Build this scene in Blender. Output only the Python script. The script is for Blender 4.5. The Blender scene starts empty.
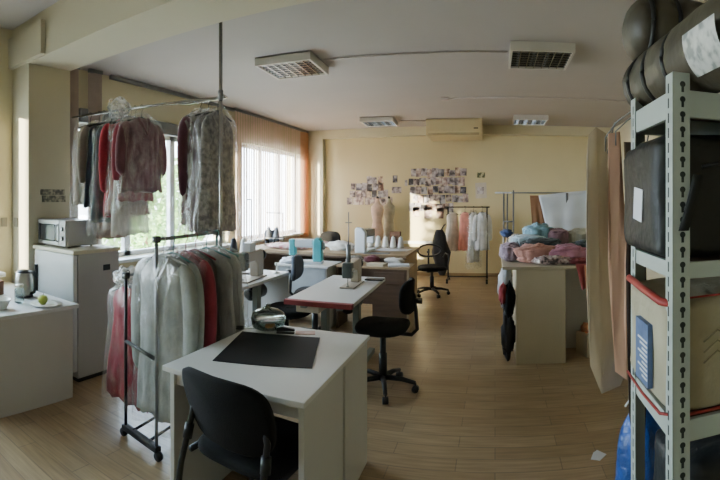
import bpy, bmesh, math, random
from mathutils import Vector, Matrix, noise
from math import sin, cos, pi, radians as R, atan2, hypot

scene = bpy.context.scene
COL = scene.collection
random.seed(7)

# ------------------------------------------------------------------ materials
def lin(c):
    return c/12.92 if c <= .04045 else ((c+.055)/1.055)**2.4
def rgb(h):
    h = h.lstrip('#')
    return tuple(lin(int(h[i:i+2], 16)/255) for i in (0, 2, 4)) + (1,)
MATS = {}
def mat(name, col, rough=.6, var=.12, scale=6, metal=0, bump=0, bscale=40, spec=.5, stretch=None, sheen=0, coat=0):
    if name in MATS: return MATS[name]
    m = bpy.data.materials.new(name); m.use_nodes = True
    nt = m.node_tree; b = nt.nodes['Principled BSDF']
    c = rgb(col) if isinstance(col, str) else col
    tc = nt.nodes.new('ShaderNodeTexCoord')
    mp = nt.nodes.new('ShaderNodeMapping')
    if stretch: mp.inputs['Scale'].default_value = stretch
    nt.links.new(tc.outputs['Object'], mp.inputs['Vector'])
    nz = nt.nodes.new('ShaderNodeTexNoise'); nz.inputs['Scale'].default_value = scale; nz.inputs['Detail'].default_value = 4
    nt.links.new(mp.outputs['Vector'], nz.inputs['Vector'])
    rp = nt.nodes.new('ShaderNodeValToRGB')
    rp.color_ramp.elements[0].position = .3; rp.color_ramp.elements[1].position = .7
    rp.color_ramp.elements[0].color = tuple(x*(1-var) for x in c[:3]) + (1,)
    rp.color_ramp.elements[1].color = tuple(min(1, x*(1+var)) for x in c[:3]) + (1,)
    nt.links.new(nz.outputs['Fac'], rp.inputs['Fac'])
    nt.links.new(rp.outputs['Color'], b.inputs['Base Color'])
    b.inputs['Roughness'].default_value = rough; b.inputs['Metallic'].default_value = metal
    b.inputs['Specular IOR Level'].default_value = spec
    if sheen: b.inputs['Sheen Weight'].default_value = sheen
    if coat: b.inputs['Coat Weight'].default_value = coat; b.inputs['Coat Roughness'].default_value = .15
    if bump:
        n2 = nt.nodes.new('ShaderNodeTexNoise'); n2.inputs['Scale'].default_value = bscale; n2.inputs['Detail'].default_value = 3
        nt.links.new(mp.outputs['Vector'], n2.inputs['Vector'])
        bp = nt.nodes.new('ShaderNodeBump'); bp.inputs['Strength'].default_value = bump; bp.inputs['Distance'].default_value = .02
        nt.links.new(n2.outputs['Fac'], bp.inputs['Height']); nt.links.new(bp.outputs['Normal'], b.inputs['Normal'])
    MATS[name] = m
    return m

def mat_floor():
    m = bpy.data.materials.new('laminate_planks'); m.use_nodes = True
    nt = m.node_tree; b = nt.nodes['Principled BSDF']
    tc = nt.nodes.new('ShaderNodeTexCoord')
    mp = nt.nodes.new('ShaderNodeMapping')
    nt.links.new(tc.outputs['Object'], mp.inputs['Vector'])
    br = nt.nodes.new('ShaderNodeTexBrick')
    br.inputs['Color1'].default_value = rgb('#a58f70'); br.inputs['Color2'].default_value = rgb('#947d5e')
    br.inputs['Mortar'].default_value = rgb('#84725a'); br.inputs['Scale'].default_value = 1
    br.inputs['Mortar Size'].default_value = .0035; br.inputs['Brick Width'].default_value = .62; br.inputs['Row Height'].default_value = .13
    br.inputs['Bias'].default_value = -.1
    br.offset = .37
    nt.links.new(mp.outputs['Vector'], br.inputs['Vector'])
    mp2 = nt.nodes.new('ShaderNodeMapping'); mp2.inputs['Scale'].default_value = (1.6, 22, 1)
    nt.links.new(tc.outputs['Object'], mp2.inputs['Vector'])
    nz = nt.nodes.new('ShaderNodeTexNoise'); nz.inputs['Scale'].default_value = 2.2; nz.inputs['Detail'].default_value = 6
    nt.links.new(mp2.outputs['Vector'], nz.inputs['Vector'])
    rp = nt.nodes.new('ShaderNodeValToRGB')
    rp.color_ramp.elements[0].color = (.62, .60, .56, 1); rp.color_ramp.elements[1].color = (1.15, 1.15, 1.15, 1)
    rp.color_ramp.elements[0].position = .3; rp.color_ramp.elements[1].position = .7
    nt.links.new(nz.outputs['Fac'], rp.inputs['Fac'])
    mx = nt.nodes.new('ShaderNodeMix'); mx.data_type = 'RGBA'; mx.blend_type = 'MULTIPLY'; mx.inputs[0].default_value = .75
    nt.links.new(br.outputs['Color'], mx.inputs[6]); nt.links.new(rp.outputs['Color'], mx.inputs[7])
    nt.links.new(mx.outputs[2], b.inputs['Base Color'])
    b.inputs['Roughness'].default_value = .33; b.inputs['Specular IOR Level'].default_value = .5
    return m

def mat_trans(name, col, transp=.6, rough=.25, gloss=.3, glossy_col='#ffffff', bump=.5, bscale=18):
    """thin translucent film: part see-through, part milky, part glossy"""
    m = bpy.data.materials.new(name); m.use_nodes = True
    nt = m.node_tree; nt.nodes.remove(nt.nodes['Principled BSDF']); out = nt.nodes['Material Output']
    tr = nt.nodes.new('ShaderNodeBsdfTransparent'); tr.inputs['Color'].default_value = (.97, .97, .97, 1)
    df = nt.nodes.new('ShaderNodeBsdfDiffuse'); df.inputs['Color'].default_value = rgb(col)
    tl = nt.nodes.new('ShaderNodeBsdfTranslucent'); tl.inputs['Color'].default_value = rgb(col)
    gl = nt.nodes.new('ShaderNodeBsdfGlossy'); gl.inputs['Color'].default_value = rgb(glossy_col); gl.inputs['Roughness'].default_value = rough
    m0 = nt.nodes.new('ShaderNodeMixShader'); m0.inputs[0].default_value = .45
    nt.links.new(df.outputs[0], m0.inputs[1]); nt.links.new(tl.outputs[0], m0.inputs[2])
    m1 = nt.nodes.new('ShaderNodeMixShader'); m1.inputs[0].default_value = gloss
    nt.links.new(m0.outputs[0], m1.inputs[1]); nt.links.new(gl.outputs[0], m1.inputs[2])
    m2 = nt.nodes.new('ShaderNodeMixShader')
    nt.links.new(m1.outputs[0], m2.inputs[2]); nt.links.new(tr.outputs[0], m2.inputs[1])
    tc = nt.nodes.new('ShaderNodeTexCoord')
    mp = nt.nodes.new('ShaderNodeMapping'); mp.inputs['Scale'].default_value = (1, 1, .35)
    nt.links.new(tc.outputs['Object'], mp.inputs['Vector'])
    nz = nt.nodes.new('ShaderNodeTexNoise'); nz.inputs['Scale'].default_value = bscale; nz.inputs['Detail'].default_value = 5
    nt.links.new(mp.outputs['Vector'], nz.inputs['Vector'])
    mr = nt.nodes.new('ShaderNodeMapRange'); mr.inputs[1].default_value = .35; mr.inputs[2].default_value = .7
    mr.inputs[3].default_value = max(0, 1-transp-.15); mr.inputs[4].default_value = min(1, 1-transp+.15)
    nt.links.new(nz.outputs['Fac'], mr.inputs[0]); nt.links.new(mr.outputs[0], m2.inputs[0])
    if bump:
        bp = nt.nodes.new('ShaderNodeBump'); bp.inputs['Strength'].default_value = bump; bp.inputs['Distance'].default_value = .03
        nt.links.new(nz.outputs['Fac'], bp.inputs['Height'])
        for n in (df, gl): nt.links.new(bp.outputs['Normal'], n.inputs['Normal'])
    nt.links.new(m2.outputs[0], out.inputs['Surface'])
    MATS[name] = m
    return m

def mat_glass(name, tint='#f4fbff', refl=.08, rough=.02):
    m = bpy.data.materials.new(name); m.use_nodes = True
    nt = m.node_tree; nt.nodes.remove(nt.nodes['Principled BSDF']); out = nt.nodes['Material Output']
    tr = nt.nodes.new('ShaderNodeBsdfTransparent'); tr.inputs['Color'].default_value = rgb(tint)
    gl = nt.nodes.new('ShaderNodeBsdfGlossy'); gl.inputs['Roughness'].default_value = rough
    lw = nt.nodes.new('ShaderNodeLayerWeight'); lw.inputs['Blend'].default_value = .25
    mr = nt.nodes.new('ShaderNodeMapRange'); mr.inputs[3].default_value = refl*.5; mr.inputs[4].default_value = min(.8, refl*6)
    nt.links.new(lw.outputs['Fresnel'], mr.inputs[0])
    mx = nt.nodes.new('ShaderNodeMixShader')
    nt.links.new(mr.outputs[0], mx.inputs[0]); nt.links.new(tr.outputs[0], mx.inputs[1]); nt.links.new(gl.outputs[0], mx.inputs[2])
    nt.links.new(mx.outputs[0], out.inputs['Surface'])
    MATS[name] = m
    return m

def mat_blind(name, col, tl_w=.6):
    m = bpy.data.materials.new(name); m.use_nodes = True
    nt = m.node_tree; nt.nodes.remove(nt.nodes['Principled BSDF']); out = nt.nodes['Material Output']
    df = nt.nodes.new('ShaderNodeBsdfDiffuse'); tl = nt.nodes.new('ShaderNodeBsdfTranslucent')
    tc = nt.nodes.new('ShaderNodeTexCoord'); nz = nt.nodes.new('ShaderNodeTexNoise'); nz.inputs['Scale'].default_value = 12
    nt.links.new(tc.outputs['Object'], nz.inputs['Vector'])
    rp = nt.nodes.new('ShaderNodeValToRGB'); c = rgb(col)
    rp.color_ramp.elements[0].color = tuple(x*.9 for x in c[:3])+(1,); rp.color_ramp.elements[1].color = tuple(min(1, x*1.08) for x in c[:3])+(1,)
    nt.links.new(nz.outputs['Fac'], rp.inputs['Fac'])
    nt.links.new(rp.outputs[0], df.inputs['Color']); nt.links.new(rp.outputs[0], tl.inputs['Color'])
    mx = nt.nodes.new('ShaderNodeMixShader'); mx.inputs[0].default_value = tl_w
    nt.links.new(df.outputs[0], mx.inputs[1]); nt.links.new(tl.outputs[0], mx.inputs[2]); nt.links.new(mx.outputs[0], out.inputs['Surface'])
    MATS[name] = m
    return m

def mat_print(name, c1, c2, c3, scale=18):
    """photo print: blotches of three tones"""
    m = bpy.data.materials.new(name); m.use_nodes = True
    nt = m.node_tree; b = nt.nodes['Principled BSDF']
    tc = nt.nodes.new('ShaderNodeTexCoord'); nz = nt.nodes.new('ShaderNodeTexNoise'); nz.inputs['Scale'].default_value = scale; nz.inputs['Detail'].default_value = 2
    oi = nt.nodes.new('ShaderNodeObjectInfo')
    ad = nt.nodes.new('ShaderNodeVectorMath'); ad.operation = 'ADD'
    sc_ = nt.nodes.new('ShaderNodeVectorMath'); sc_.operation = 'SCALE'; sc_.inputs['Scale'].default_value = 3.7
    nt.links.new(oi.outputs['Location'], sc_.inputs[0])
    nt.links.new(tc.outputs['Object'], ad.inputs[0]); nt.links.new(sc_.outputs[0], ad.inputs[1])
    nt.links.new(ad.outputs[0], nz.inputs['Vector'])
    rp = nt.nodes.new('ShaderNodeValToRGB'); cr = rp.color_ramp
    cr.elements[0].color = rgb(c1); cr.elements[0].position = .38; cr.elements[1].color = rgb(c3); cr.elements[1].position = .62
    e = cr.elements.new(.5); e.color = rgb(c2)
    nt.links.new(nz.outputs['Fac'], rp.inputs['Fac']); nt.links.new(rp.outputs[0], b.inputs['Base Color'])
    b.inputs['Roughness'].default_value = .45
    MATS[name] = m
    return m

# room
M_floor = mat_floor()
M_wall = mat('cream_wall_paint', '#cbc3a4', .85, .03, 1.5)
M_wall2 = mat('cream_pier_paint', '#bfb8a0', .85, .03, 1.5)
M_ceil = mat('ceiling_paint', '#b0aaa5', .9, .03, 1.2)
M_white = mat('white_laminate', '#c8c8c6', .45, .03, 3)
M_panel = mat('pale_panel', '#bbbab4', .5, .03, 3)
M_beige = mat('beige_panel', '#b3a891', .5, .04, 3)
M_pvc = mat('white_window_frame', '#dfe2e6', .4, .02, 3)
M_conduit = mat('conduit_plastic', '#b5ada6', .5, .03, 5)
M_base = mat('baseboard_wood', '#9c8560', .5, .1, 8)
M_black = mat('black_fabric', '#0c0c0d', .9, .2, 60, bump=.2, bscale=200, spec=.3)
M_blackp = mat('black_plastic', '#171718', .45, .1, 10)
M_blackm = mat('black_metal', '#1d1d20', .4, .1, 10, metal=.3)
M_mat = mat('black_mat_vinyl', '#0c0c0e', .75, .12, 14, spec=.25)
M_chrome = mat('chrome_tube', '#a8a8a8', .25, .05, 10, metal=1)
M_greym = mat('grey_metal', '#7b7e80', .4, .08, 10, metal=.6)
M_green = mat('greygreen_metal', '#6c746e', .5, .1, 8)
M_shelf = mat('shelf_painted_steel', '#a9b3ad', .45, .05, 6)
M_hole = mat('dark_slot', '#2c3330', .8, .1, 6)
M_board = mat('brown_hardboard', '#5a4636', .7, .1, 8)
M_wood = mat('wood_top', '#8d7659', .5, .12, 3, stretch=(1, 12, 12))
M_brown = mat('brown_panel', '#5b4636', .55, .15, 3, stretch=(1, 1, 10))
M_lightwood = mat('light_wood_panel', '#a08a6b', .5, .1, 4, stretch=(6, 6, 1))
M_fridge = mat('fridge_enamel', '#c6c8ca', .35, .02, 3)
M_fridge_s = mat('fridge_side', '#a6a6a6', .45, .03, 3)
M_fridge_t = mat('fridge_top_cover', '#c3bda4', .45, .04, 3)
M_silver = mat('silver_plastic', '#aaacad', .35, .04, 6, metal=.3)
M_dark = mat('dark_glass', '#35383a', .15, .1, 6)
M_steel = mat('brushed_steel', '#b0b0ac', .3, .06, 12, metal=.9)
M_apple = mat('green_apple', '#9fae45', .35, .15, 9)
M_china = mat('white_china', '#d6d5cb', .25, .02, 4)
M_paper = mat('white_paper', '#d5d8de', .8, .03, 3)
M_cream = mat('cream_machine', '#a89e8f', .4, .06, 5)
M_mwhite = mat('white_machine', '#d8dbe0', .35, .03, 5)
M_teal = mat('turquoise_plastic', '#58b4bd', .4, .05, 5)
M_machine = mat('dark_machine', '#4b524e', .4, .12, 8)
M_redtrim = mat('red_edging', '#8e3a3c', .6, .1, 8)
M_thread_k = mat('black_thread', '#2b2c30', .8, .1, 30)
M_thread_g = mat('grey_thread', '#777a80', .8, .1, 30)
M_thread_w = mat('white_thread', '#d9d8d2', .8, .05, 30)
M_kraft = mat('kraft_paper', '#9a6e4e', .8, .08, 4)
M_peach = mat('peach_paper', '#bd9579', .8, .08, 4)
M_darkcloth = mat('dark_brown_cloth', '#3a2c24', .9, .2, 10)
M_sack = mat('black_sack', '#4a4436', .5, .25, 5, bump=.5, bscale=9)
M_bag = mat('black_bag', '#121413', .55, .2, 6, bump=.6, bscale=10)
M_band = mat('sack_band', '#121210', .5, .1, 8)
M_duvet = mat('cream_quilt', '#a59e86', .75, .1, 5, bump=.5, bscale=14)
M_redpipe = mat('red_piping', '#96302a', .55, .1, 8)
M_label = mat('blue_label', '#5a6f94', .6, .2, 20)
M_blue = mat('blue_plastic_bag', '#2a55a0', .3, .5, 10, bump=.8, bscale=18)
M_greyback = mat('grey_fabric', '#4d5563', .9, .1, 50)
M_leaf = mat('leaf_green', '#7da05a', .6, .35, 1.2)
M_ground = mat('ground', '#8f8880', .9, .2, 1)
M_bark = mat('bark', '#5d4b3a', .9, .2, 8)
M_louvre = mat('louvre_aluminium', '#8f9296', .22, .05, 8, metal=.9)
M_tube = mat('tube_glass', '#e4ecf4', .3, .02, 6)
M_lit = mat('lit_tube', '#e8f0f6', .3, .02, 6)
_b = M_lit.node_tree.nodes['Principled BSDF']; _b.inputs['Emission Color'].default_value = (.85, .95, 1, 1); _b.inputs['Emission Strength'].default_value = 5
M_fix = mat('fixture_white', '#c6c1b8', .5, .03, 4)
M_ac = mat('ac_plastic', '#c9b98f', .5, .03, 4)
M_brownbox = mat('brown_box', '#6e4a35', .7, .1, 6)
M_switch = mat('switch_plastic', '#8d8778', .5, .04, 5)
M_plastic = mat_trans('clear_cover', '#dcdcda', .80, .2, .5, bump=.9, bscale=26)
M_plastic2 = mat_trans('milky_cover', '#e2e0dc', .68, .28, .4, bump=.8, bscale=24)
M_film = mat_trans('pattern_film', '#c4b496', .25, .4, .1, bump=.2, bscale=5)
M_glass = mat_glass('window_glass')
M_glassd = mat_glass('dish_glass', '#dfe8e4', .16, .05)
M_blind = mat_blind('peach_blind', '#e0cdc2', .62)
M_blind_glow = mat_blind('sunglow_tinted_blind', '#dcb08a', .6)  # peach slats with the orange sun glow put into their colour
M_blind2 = mat_blind('bundled_blind', '#b3a59b', .3)
P_mats = [mat_print('photo_a', '#4b4040', '#9c8a88', '#d5c8bc', 9), mat_print('photo_b', '#5d5558', '#a89ca0', '#cfc8cb', 9),
          mat_print('photo_c', '#6a4f46', '#b09584', '#dccab4', 9), mat_print('photo_d', '#3f3b40', '#77747c', '#bdb8ba', 8),
          mat_print('photo_e', '#7b6a6c', '#bba29a', '#e3d9ce', 9)]
M_note = mat_print('handwritten_note', '#8f9490', '#c3c5c0', '#cfd0cb', 30)
M_sticker = mat_print('sticker_print', '#4b4a40', '#6e6b5c', '#a29b86', 26)
M_pattern = mat_print('patterned_cloth', '#3c3434', '#a78f8c', '#d8cfcb', 22)
M_floral = mat_print('floral_cloth', '#c07f80', '#d9b0ae', '#e6d8d2', 14)
def cloth(name, col, var=.16): return mat('cloth_'+name, col, .85, var, 9, bump=.25, bscale=25, sheen=.15)

# ------------------------------------------------------------------ mesh builder
class MB:
    def __init__(s): s.bm = bmesh.new()
    def box(s, x0, x1, y0, y1, z0, z1, bev=0, mi=0, seg=2):
        r = bmesh.ops.create_cube(s.bm, size=1)
        vs = r['verts']
        for v in vs:
            v.co = Vector(((x0+x1)/2+v.co.x*(x1-x0), (y0+y1)/2+v.co.y*(y1-y0), (z0+z1)/2+v.co.z*(z1-z0)))
        fs = {f for v in vs for f in v.link_faces}
        for f in fs: f.material_index = mi
        if bev:
            es = list({e for v in vs for e in v.link_edges})
            r2 = bmesh.ops.bevel(s.bm, geom=es, offset=bev, segments=seg, affect='EDGES', profile=.5)
            for f in r2['faces']: f.material_index = mi
        return s
    def obox(s, c, size, m3, bev=0, mi=0):
        n = len(s.bm.verts); s.bm.verts.ensure_lookup_table()
        before = set(s.bm.verts)
        s.box(-size[0]/2, size[0]/2, -size[1]/2, size[1]/2, -size[2]/2, size[2]/2, bev, mi)
        for v in s.bm.verts:
            if v not in before: v.co = m3 @ v.co + Vector(c)
        return s
    def grid(s, f, nu, nv, cu=False, cap0=False, cap1=False, mi=0):
        rows = []
        for j in range(nv+1):
            row = []
            for i in range(nu if cu else nu+1):
                row.append(s.bm.verts.new(f(i/nu, j/nv)))
            rows.append(row)
        L = len(rows[0])
        for j in range(nv):
            for i in range(nu):
                a, b = i, (i+1) % L
                fc = s.bm.faces.new((rows[j][a], rows[j][b], rows[j+1][b], rows[j+1][a])); fc.material_index = mi; fc.smooth = True
        if cap0: s.bm.faces.new(list(reversed(rows[0]))).material_index = mi
        if cap1: s.bm.faces.new(rows[-1]).material_index = mi
        return s
    def cyl(s, p0, p1, r0, r1=None, seg=14, mi=0, cap=True):
        r1 = r0 if r1 is None else r1
        p0, p1 = Vector(p0), Vector(p1); d = (p1-p0).normalized()
        a = d.orthogonal().normalized(); b = d.cross(a)
        return s.grid(lambda u, v: p0.lerp(p1, v) + (a*cos(2*pi*u)+b*sin(2*pi*u))*(r0+(r1-r0)*v), seg, 1, True, cap, cap, mi)
    def tube(s, pts, r, seg=8, mi=0):
        pts = [Vector(p) for p in pts]; n = len(pts)
        fr = []
        ref = None
        for i in range(n):
            d = (pts[min(i+1, n-1)]-pts[max(i-1, 0)]).normalized()
            a = d.orthogonal().normalized() if ref is None else (ref - d*ref.dot(d)).normalized()
            ref = a; fr.append((a, d.cross(a)))
        rr = r if callable(r) else (lambda t: r)
        def f(u, v):
            i = round(v*(n-1)); a, b = fr[i]
            return pts[i] + (a*cos(2*pi*u)+b*sin(2*pi*u))*rr(i/(n-1))
        return s.grid(f, seg, n-1, True, True, True, mi)
    def lathe(s, prof, c=(0, 0, 0), seg=24, mi=0, sx=1, sy=1):
        c = Vector(c); n = len(prof)-1
        def f(u, v):
            r, z = prof[round(v*n)]
            return c + Vector((r*cos(2*pi*u)*sx, r*sin(2*pi*u)*sy, z))
        return s.grid(f, seg, n, True, prof[0][0] > 1e-4, prof[-1][0] > 1e-4, mi)
    def prism(s, poly, ax, d0, d1, mi=0, smooth=False):
        """poly in the two other axes, extruded along ax between d0 and d1"""
        def P(a, b, d): return {'x': Vector((d, a, b)), 'y': Vector((a, d, b)), 'z': Vector((a, b, d))}[ax]
        A = [s.bm.verts.new(P(a, b, d0)) for a, b in poly]; B = [s.bm.verts.new(P(a, b, d1)) for a, b in poly]
        n = len(poly); fs = [s.bm.faces.new(A), s.bm.faces.new(list(reversed(B)))]
        for i in range(n):
            f = s.bm.faces.new((A[i], B[i], B[(i+1) % n], A[(i+1) % n])); f.smooth = smooth; fs.append(f)
        for f in fs: f.material_index = mi
        return s
    def quad(s, *ps, mi=0):
        f = s.bm.faces.new([s.bm.verts.new(p) for p in ps]); f.material_index = mi; return s
    def xf(s, m):
        bmesh.ops.transform(s.bm, matrix=m, verts=s.bm.verts); return s
    def build(s, name, m, parent=None, smooth=False, bevel=0, sub=0, solid=0):
        bmesh.ops.remove_doubles(s.bm, verts=s.bm.verts, dist=1e-5)
        bmesh.ops.recalc_face_normals(s.bm, faces=s.bm.faces)
        me = bpy.data.meshes.new(name); s.bm.to_mesh(me); s.bm.free()
        for x in (m if isinstance(m, (list, tuple)) else [m]): me.materials.append(x)
        o = bpy.data.objects.new(name, me); COL.objects.link(o)
        if smooth:
            for p in me.polygons: p.use_smooth = True
        if parent is not None: o.parent = parent
        if solid:
            k = o.modifiers.new('solid', 'SOLIDIFY'); k.thickness = solid; k.offset = 0
        if bevel:
            k = o.modifiers.new('bevel', 'BEVEL'); k.width = bevel; k.segments = 2; k.limit_method = 'ANGLE'
        if sub:
            k = o.modifiers.new('sub', 'SUBSURF'); k.levels = sub; k.render_levels = sub
        return o

def tag(o, label, cat=None, group=None, kind=None):
    o['label'] = label
    if cat: o['category'] = cat
    if group: o['group'] = group
    if kind: o['kind'] = kind
    return o
def thing(name, label, cat, loc=(0, 0, 0), rz=0, group=None):
    o = bpy.data.objects.new(name, None); COL.objects.link(o); o.empty_display_size = .1
    o.location = loc; o.rotation_euler = (0, 0, rz)
    return tag(o, label, cat, group)
def struct(mb, name, m, label, parent=None):
    o = mb.build(name, m, parent)
    if parent is None: tag(o, label, name.split('_')[0], kind='structure')
    return o
def children(o): return [c for c in COL.objects if c.parent == o]
def dup(o, parent=None):
    c = o.copy(); COL.objects.link(c); c.parent = parent
    for ch in children(o): dup(ch, c)
    return c
def dup_at(o, loc, rz=0, label=None, group=None):
    c = dup(o); c.location = loc; c.rotation_euler = (0, 0, rz)
    if label: c['label'] = label
    if group: c['group'] = group
    return c
def single(mb, name, m, label, cat, loc=(0, 0, 0), rz=0, group=None, **k):
    o = mb.build(name, m, None, **k); o.location = loc; o.rotation_euler = (0, 0, rz)
    return tag(o, label, cat, group)

E_ = 1.57   # eye height
# ------------------------------------------------------------------ room shell
YF, YB, XL, XR, H, HF = -2.6, 9.1, -4.0, 2.4, 3.0, 3.26
struct(MB().box(XL-.3, XR+.2, YF-.2, YB+.3, -.12, 0), 'floor', M_floor, 'brownish oak laminate floor of the sewing room')
struct(MB().box(XL-.3, XR+.2, 2.5, YB+.3, H, H+.4), 'ceiling', M_ceil, 'pale painted ceiling over the sewing room')
struct(MB().box(XL-.3, XR+.2, YF-.2, 2.5, HF, HF+.14), 'ceiling_front', M_ceil, 'higher pale ceiling on the near side of the beam')
struct(MB().box(XL-.3, XR+.2, YB, YB+.3, 0, H+.3), 'wall_back', mat('warm_wall_paint', '#d2c59c', .85, .03, 1.5), 'cream back wall covered with photo prints')
struct(MB().box(XR, XR+.2, YF-.2, YB+.3, 0, HF+.1), 'wall_right', M_wall, 'cream wall behind the shelving')
struct(MB().box(XL-.3, XR+.2, YF-.2, YF, 0, HF+.1), 'wall_front', M_wall, 'cream wall behind the viewer')
# left wall with three window openings
WIN = [(-.9, 2.06, .85, 2.5), (3.05, 6.02, .85, 2.42), (6.4, 8.72, .85, 2.5)]
wl = MB(); T = .3
y = YF-.2
for (a, b, z0, z1) in WIN:
    wl.box(XL-T, XL, y, a, 0, HF+.1)
    wl.box(XL-T, XL, a, b, 0, z0); wl.box(XL-T, XL, a, b, z1, HF+.1)
    y = b
wl.box(XL-T, XL, y, YB+.3, 0, HF+.1)
struct(wl, 'wall_left', M_wall, 'cream window wall on the left')
struct(MB().box(XL, -3.69, 2.24, 2.73, 0, 2.85), 'wall_pier', M_wall2, 'cream pier under the ceiling beam beside the fridge')
b_ = MB().box(XL, XR, 2.24, 2.73, 2.85, HF+.05)
struct(b_, 'trim_beam', M_wall2, 'deep cream ceiling beam crossing the room')
struct(MB().box(XL, -3.56, 8.95, YB, 0, 2.82).box(XL, XR, 8.95, YB, 2.82, H), 'trim_recess', M_wall, 'pilaster and lintel framing the back wall recess')
struct(MB().box(XL, -3.40, 2.19, 2.24, 2.86, 3.16), 'trim_step', M_wall2, 'plaster step on the beam above the pier')
struct(MB().box(-3.56, XR, 9.08, YB, 0, .07), 'baseboard_back', M_base, 'low wooden baseboard along the back wall')
struct(MB().box(XL, XL+.02, 2.73, 8.95, 0, .07), 'baseboard_left', M_base, 'low wooden baseboard under the windows')
struct(MB().box(-2.0, -.92, 9.06, YB, .64, .70, .005), 'trim_cable_duct', M_pvc, 'white cable trunking low on the back wall')

# windows
def window(n, a, b, z0, z1, mull, transom=None, label=''):
    x0, x1 = XL-.16, XL-.10
    f = MB()
    w = .06
    f.box(x0, x1, a, b, z0, z0+w).box(x0, x1, a, b, z1-w, z1).box(x0, x1, a, a+w, z0, z1).box(x0, x1, b-w, b, z0, z1)
    for m_ in mull: f.box(x0, x1, m_-.05, m_+.05, z0, z1)
    if transom: f.box(x0, x1, a, b, transom-.035, transom+.035)
    o = struct(f, 'window_%d' % n, M_pvc, label)
    MB().box(XL-.135, XL-.125, a+.05, b-.05, z0+.05, z1-.05).build('window_glass', M_glass, o)
    MB().box(XL-.14, XL+.12, a-.04, b+.04, z0-.045, z0-.002, .008).build('window_sill', M_pvc, o)
    hd = MB()
    for m_ in mull: hd.box(XL-.10, XL-.075, m_-.012, m_+.012, z0+.6, z0+.74, .004)
    if mull: hd.build('window_handle', M_pvc, o)
window(1, *WIN[1], [3.92, 4.78], None, 'white framed window behind the hanging clothes')
window(2, *WIN[2], [7.2, 7.95], None, 'bright far window behind peach vertical blinds')
window(3, *WIN[0], [.1, 1.1], None, 'window beside the kitchen table')
# grey roller box over window 1
single(MB().box(XL, XL+.07, 3.05, 6.0, 2.40, 2.56, .012), 'roller_blind_box', M_greym, 'grey roller blind housing across the top of the clothes window', 'blind box')

# vertical blinds
def blinds(name, label, y0, y1, pitch, ang, m, z0=.75, wid=.089):
    t = thing(name, label, 'blinds', (XL+.10, y0, 0))
    MB().box(-.02, .02, -.03, y1-y0+.03, 2.955, 2.995, .004).build('head_rail', M_greym, t)
    s = MB(); n = int((y1-y0)/pitch); rnd = random.Random(3)
    for i in range(n):
        yy = (i+.5)*pitch; a = ang + rnd.uniform(-.12, .12)
        dx, dy = sin(a)*wid/2, cos(a)*wid/2
        def f(u, v, yy=yy, dx=dx, dy=dy):
            bow = .006*(1-(2*u-1)**2)
            return Vector((dx*(2*u-1)+bow, yy+dy*(2*u-1), 2.95-(2.95-z0)*v))
        s.grid(f, 4, 1)
    s.build('slats', m, t)
    return t
blinds('vertical_blind', 'peach vertical blinds drawn across the far bright window', 6.06, 8.58, .0805, -.24, M_blind)
blinds('vertical_blind', 'brown-pink vertical blinds bunched beside the pier at the near end of the clothes window', 2.87, 2.98, .03, .9, M_blind2)
blinds('vertical_blind', 'second narrow bunch of brown-pink blinds over the clothes window', 3.17, 3.30, .03, .9, M_blind2)
blinds('vertical_blind', 'peach blinds tinted orange as sun glow, bunched in the corner beside the pilaster', 8.64, 8.90, .03, .9, M_blind_glow)
single(MB().box(XL+.03, XL+.07, 3.5, 6.1, 2.95, 2.998, .004), 'curtain_rail', M_greym, 'dark curtain rail along the ceiling above the clothes window', 'curtain rail')

# conduits
struct(MB().tube([(-1.72, 4.36, 2.99), (-1.0, 4.38, 2.985), (-.2, 4.42, 2.99), (.12, 4.42, 2.99)], .011), 'trim_conduit', M_conduit, 'cable conduit joining the two near ceiling lights')
struct(MB().tube([(-.70, 6.46, 2.99), (1.74, 6.4, 2.99), (XR, 6.38, 2.99)], .011).box(-.77, -.66, 6.41, 6.51, 2.96, 3.0, .008), 'trim_conduit_far', M_conduit, 'cable conduit with junction box across the middle of the ceiling')
struct(MB().tube([(-1.72, 8.2, 2.99), (-1.26, 8.25, 2.985)], .011), 'trim_conduit_short', M_conduit, 'short conduit between far light and air conditioner')

# ceiling lights
def ceiling_light():
    t = thing('ceiling_light', '', 'ceiling light')
    f = MB(); h = .3; w = .022; z0, z1 = -.085, 0
    f.box(-h, h, -h, -h+w, z0, z1).box(-h, h, h-w, h, z0, z1).box(-h, -h+w, -h+w, h-w, z0, z1).box(h-w, h, -h+w, h-w, z0, z1).box(-h, h, -h, h, -.012, 0)
    f.build('housing', M_fix, t)
    for i in range(4):
        x = -.21+i*.14
        MB().cyl((x, -.27, -.04), (x, .27, -.04), .013, seg=10).build('fluorescent_tube', M_tube, t, smooth=True)
    g = MB()
    for i in range(1, 8): g.box(-h+w, h-w, -h+i*.075-.003, -h+i*.075+.003, z0+.006, z0+.046)
    for i in range(1, 7): g.box(-h+w+i*.0794-.003, -h+w+i*.0794+.003, -h+w, h-w, z0+.004, z0+.046)
    g.build('louvre_grid', M_louvre, t)
    return t
cl = ceiling_light()
LG = 'square louvred ceiling lights'
for i, (x, yy, rz, lb) in enumerate([(-2.06, 4.33, .06, 'square louvred ceiling light nearest the window wall, in front of the long conduit'),
                                  (.44, 4.44, 0, 'square louvred ceiling light over the right side aisle, in front'),
                                  (-2.08, 8.02, .06, 'smaller looking far ceiling light left of the air conditioner'),
                                  (.62, 8.1, 0, 'smaller looking far ceiling light right of the air conditioner')]):
    o = cl if i == 0 else dup(cl)
    o.location = (x, yy, 3.0); o.rotation_euler = (0, 0, rz); o['label'] = lb; o['group'] = LG
    if i >= 2:
        for c in children(o):
            if c.name.startswith('fluorescent'):
                c.data = c.data.copy(); c.data.materials.clear(); c.data.materials.append(M_lit)

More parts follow.
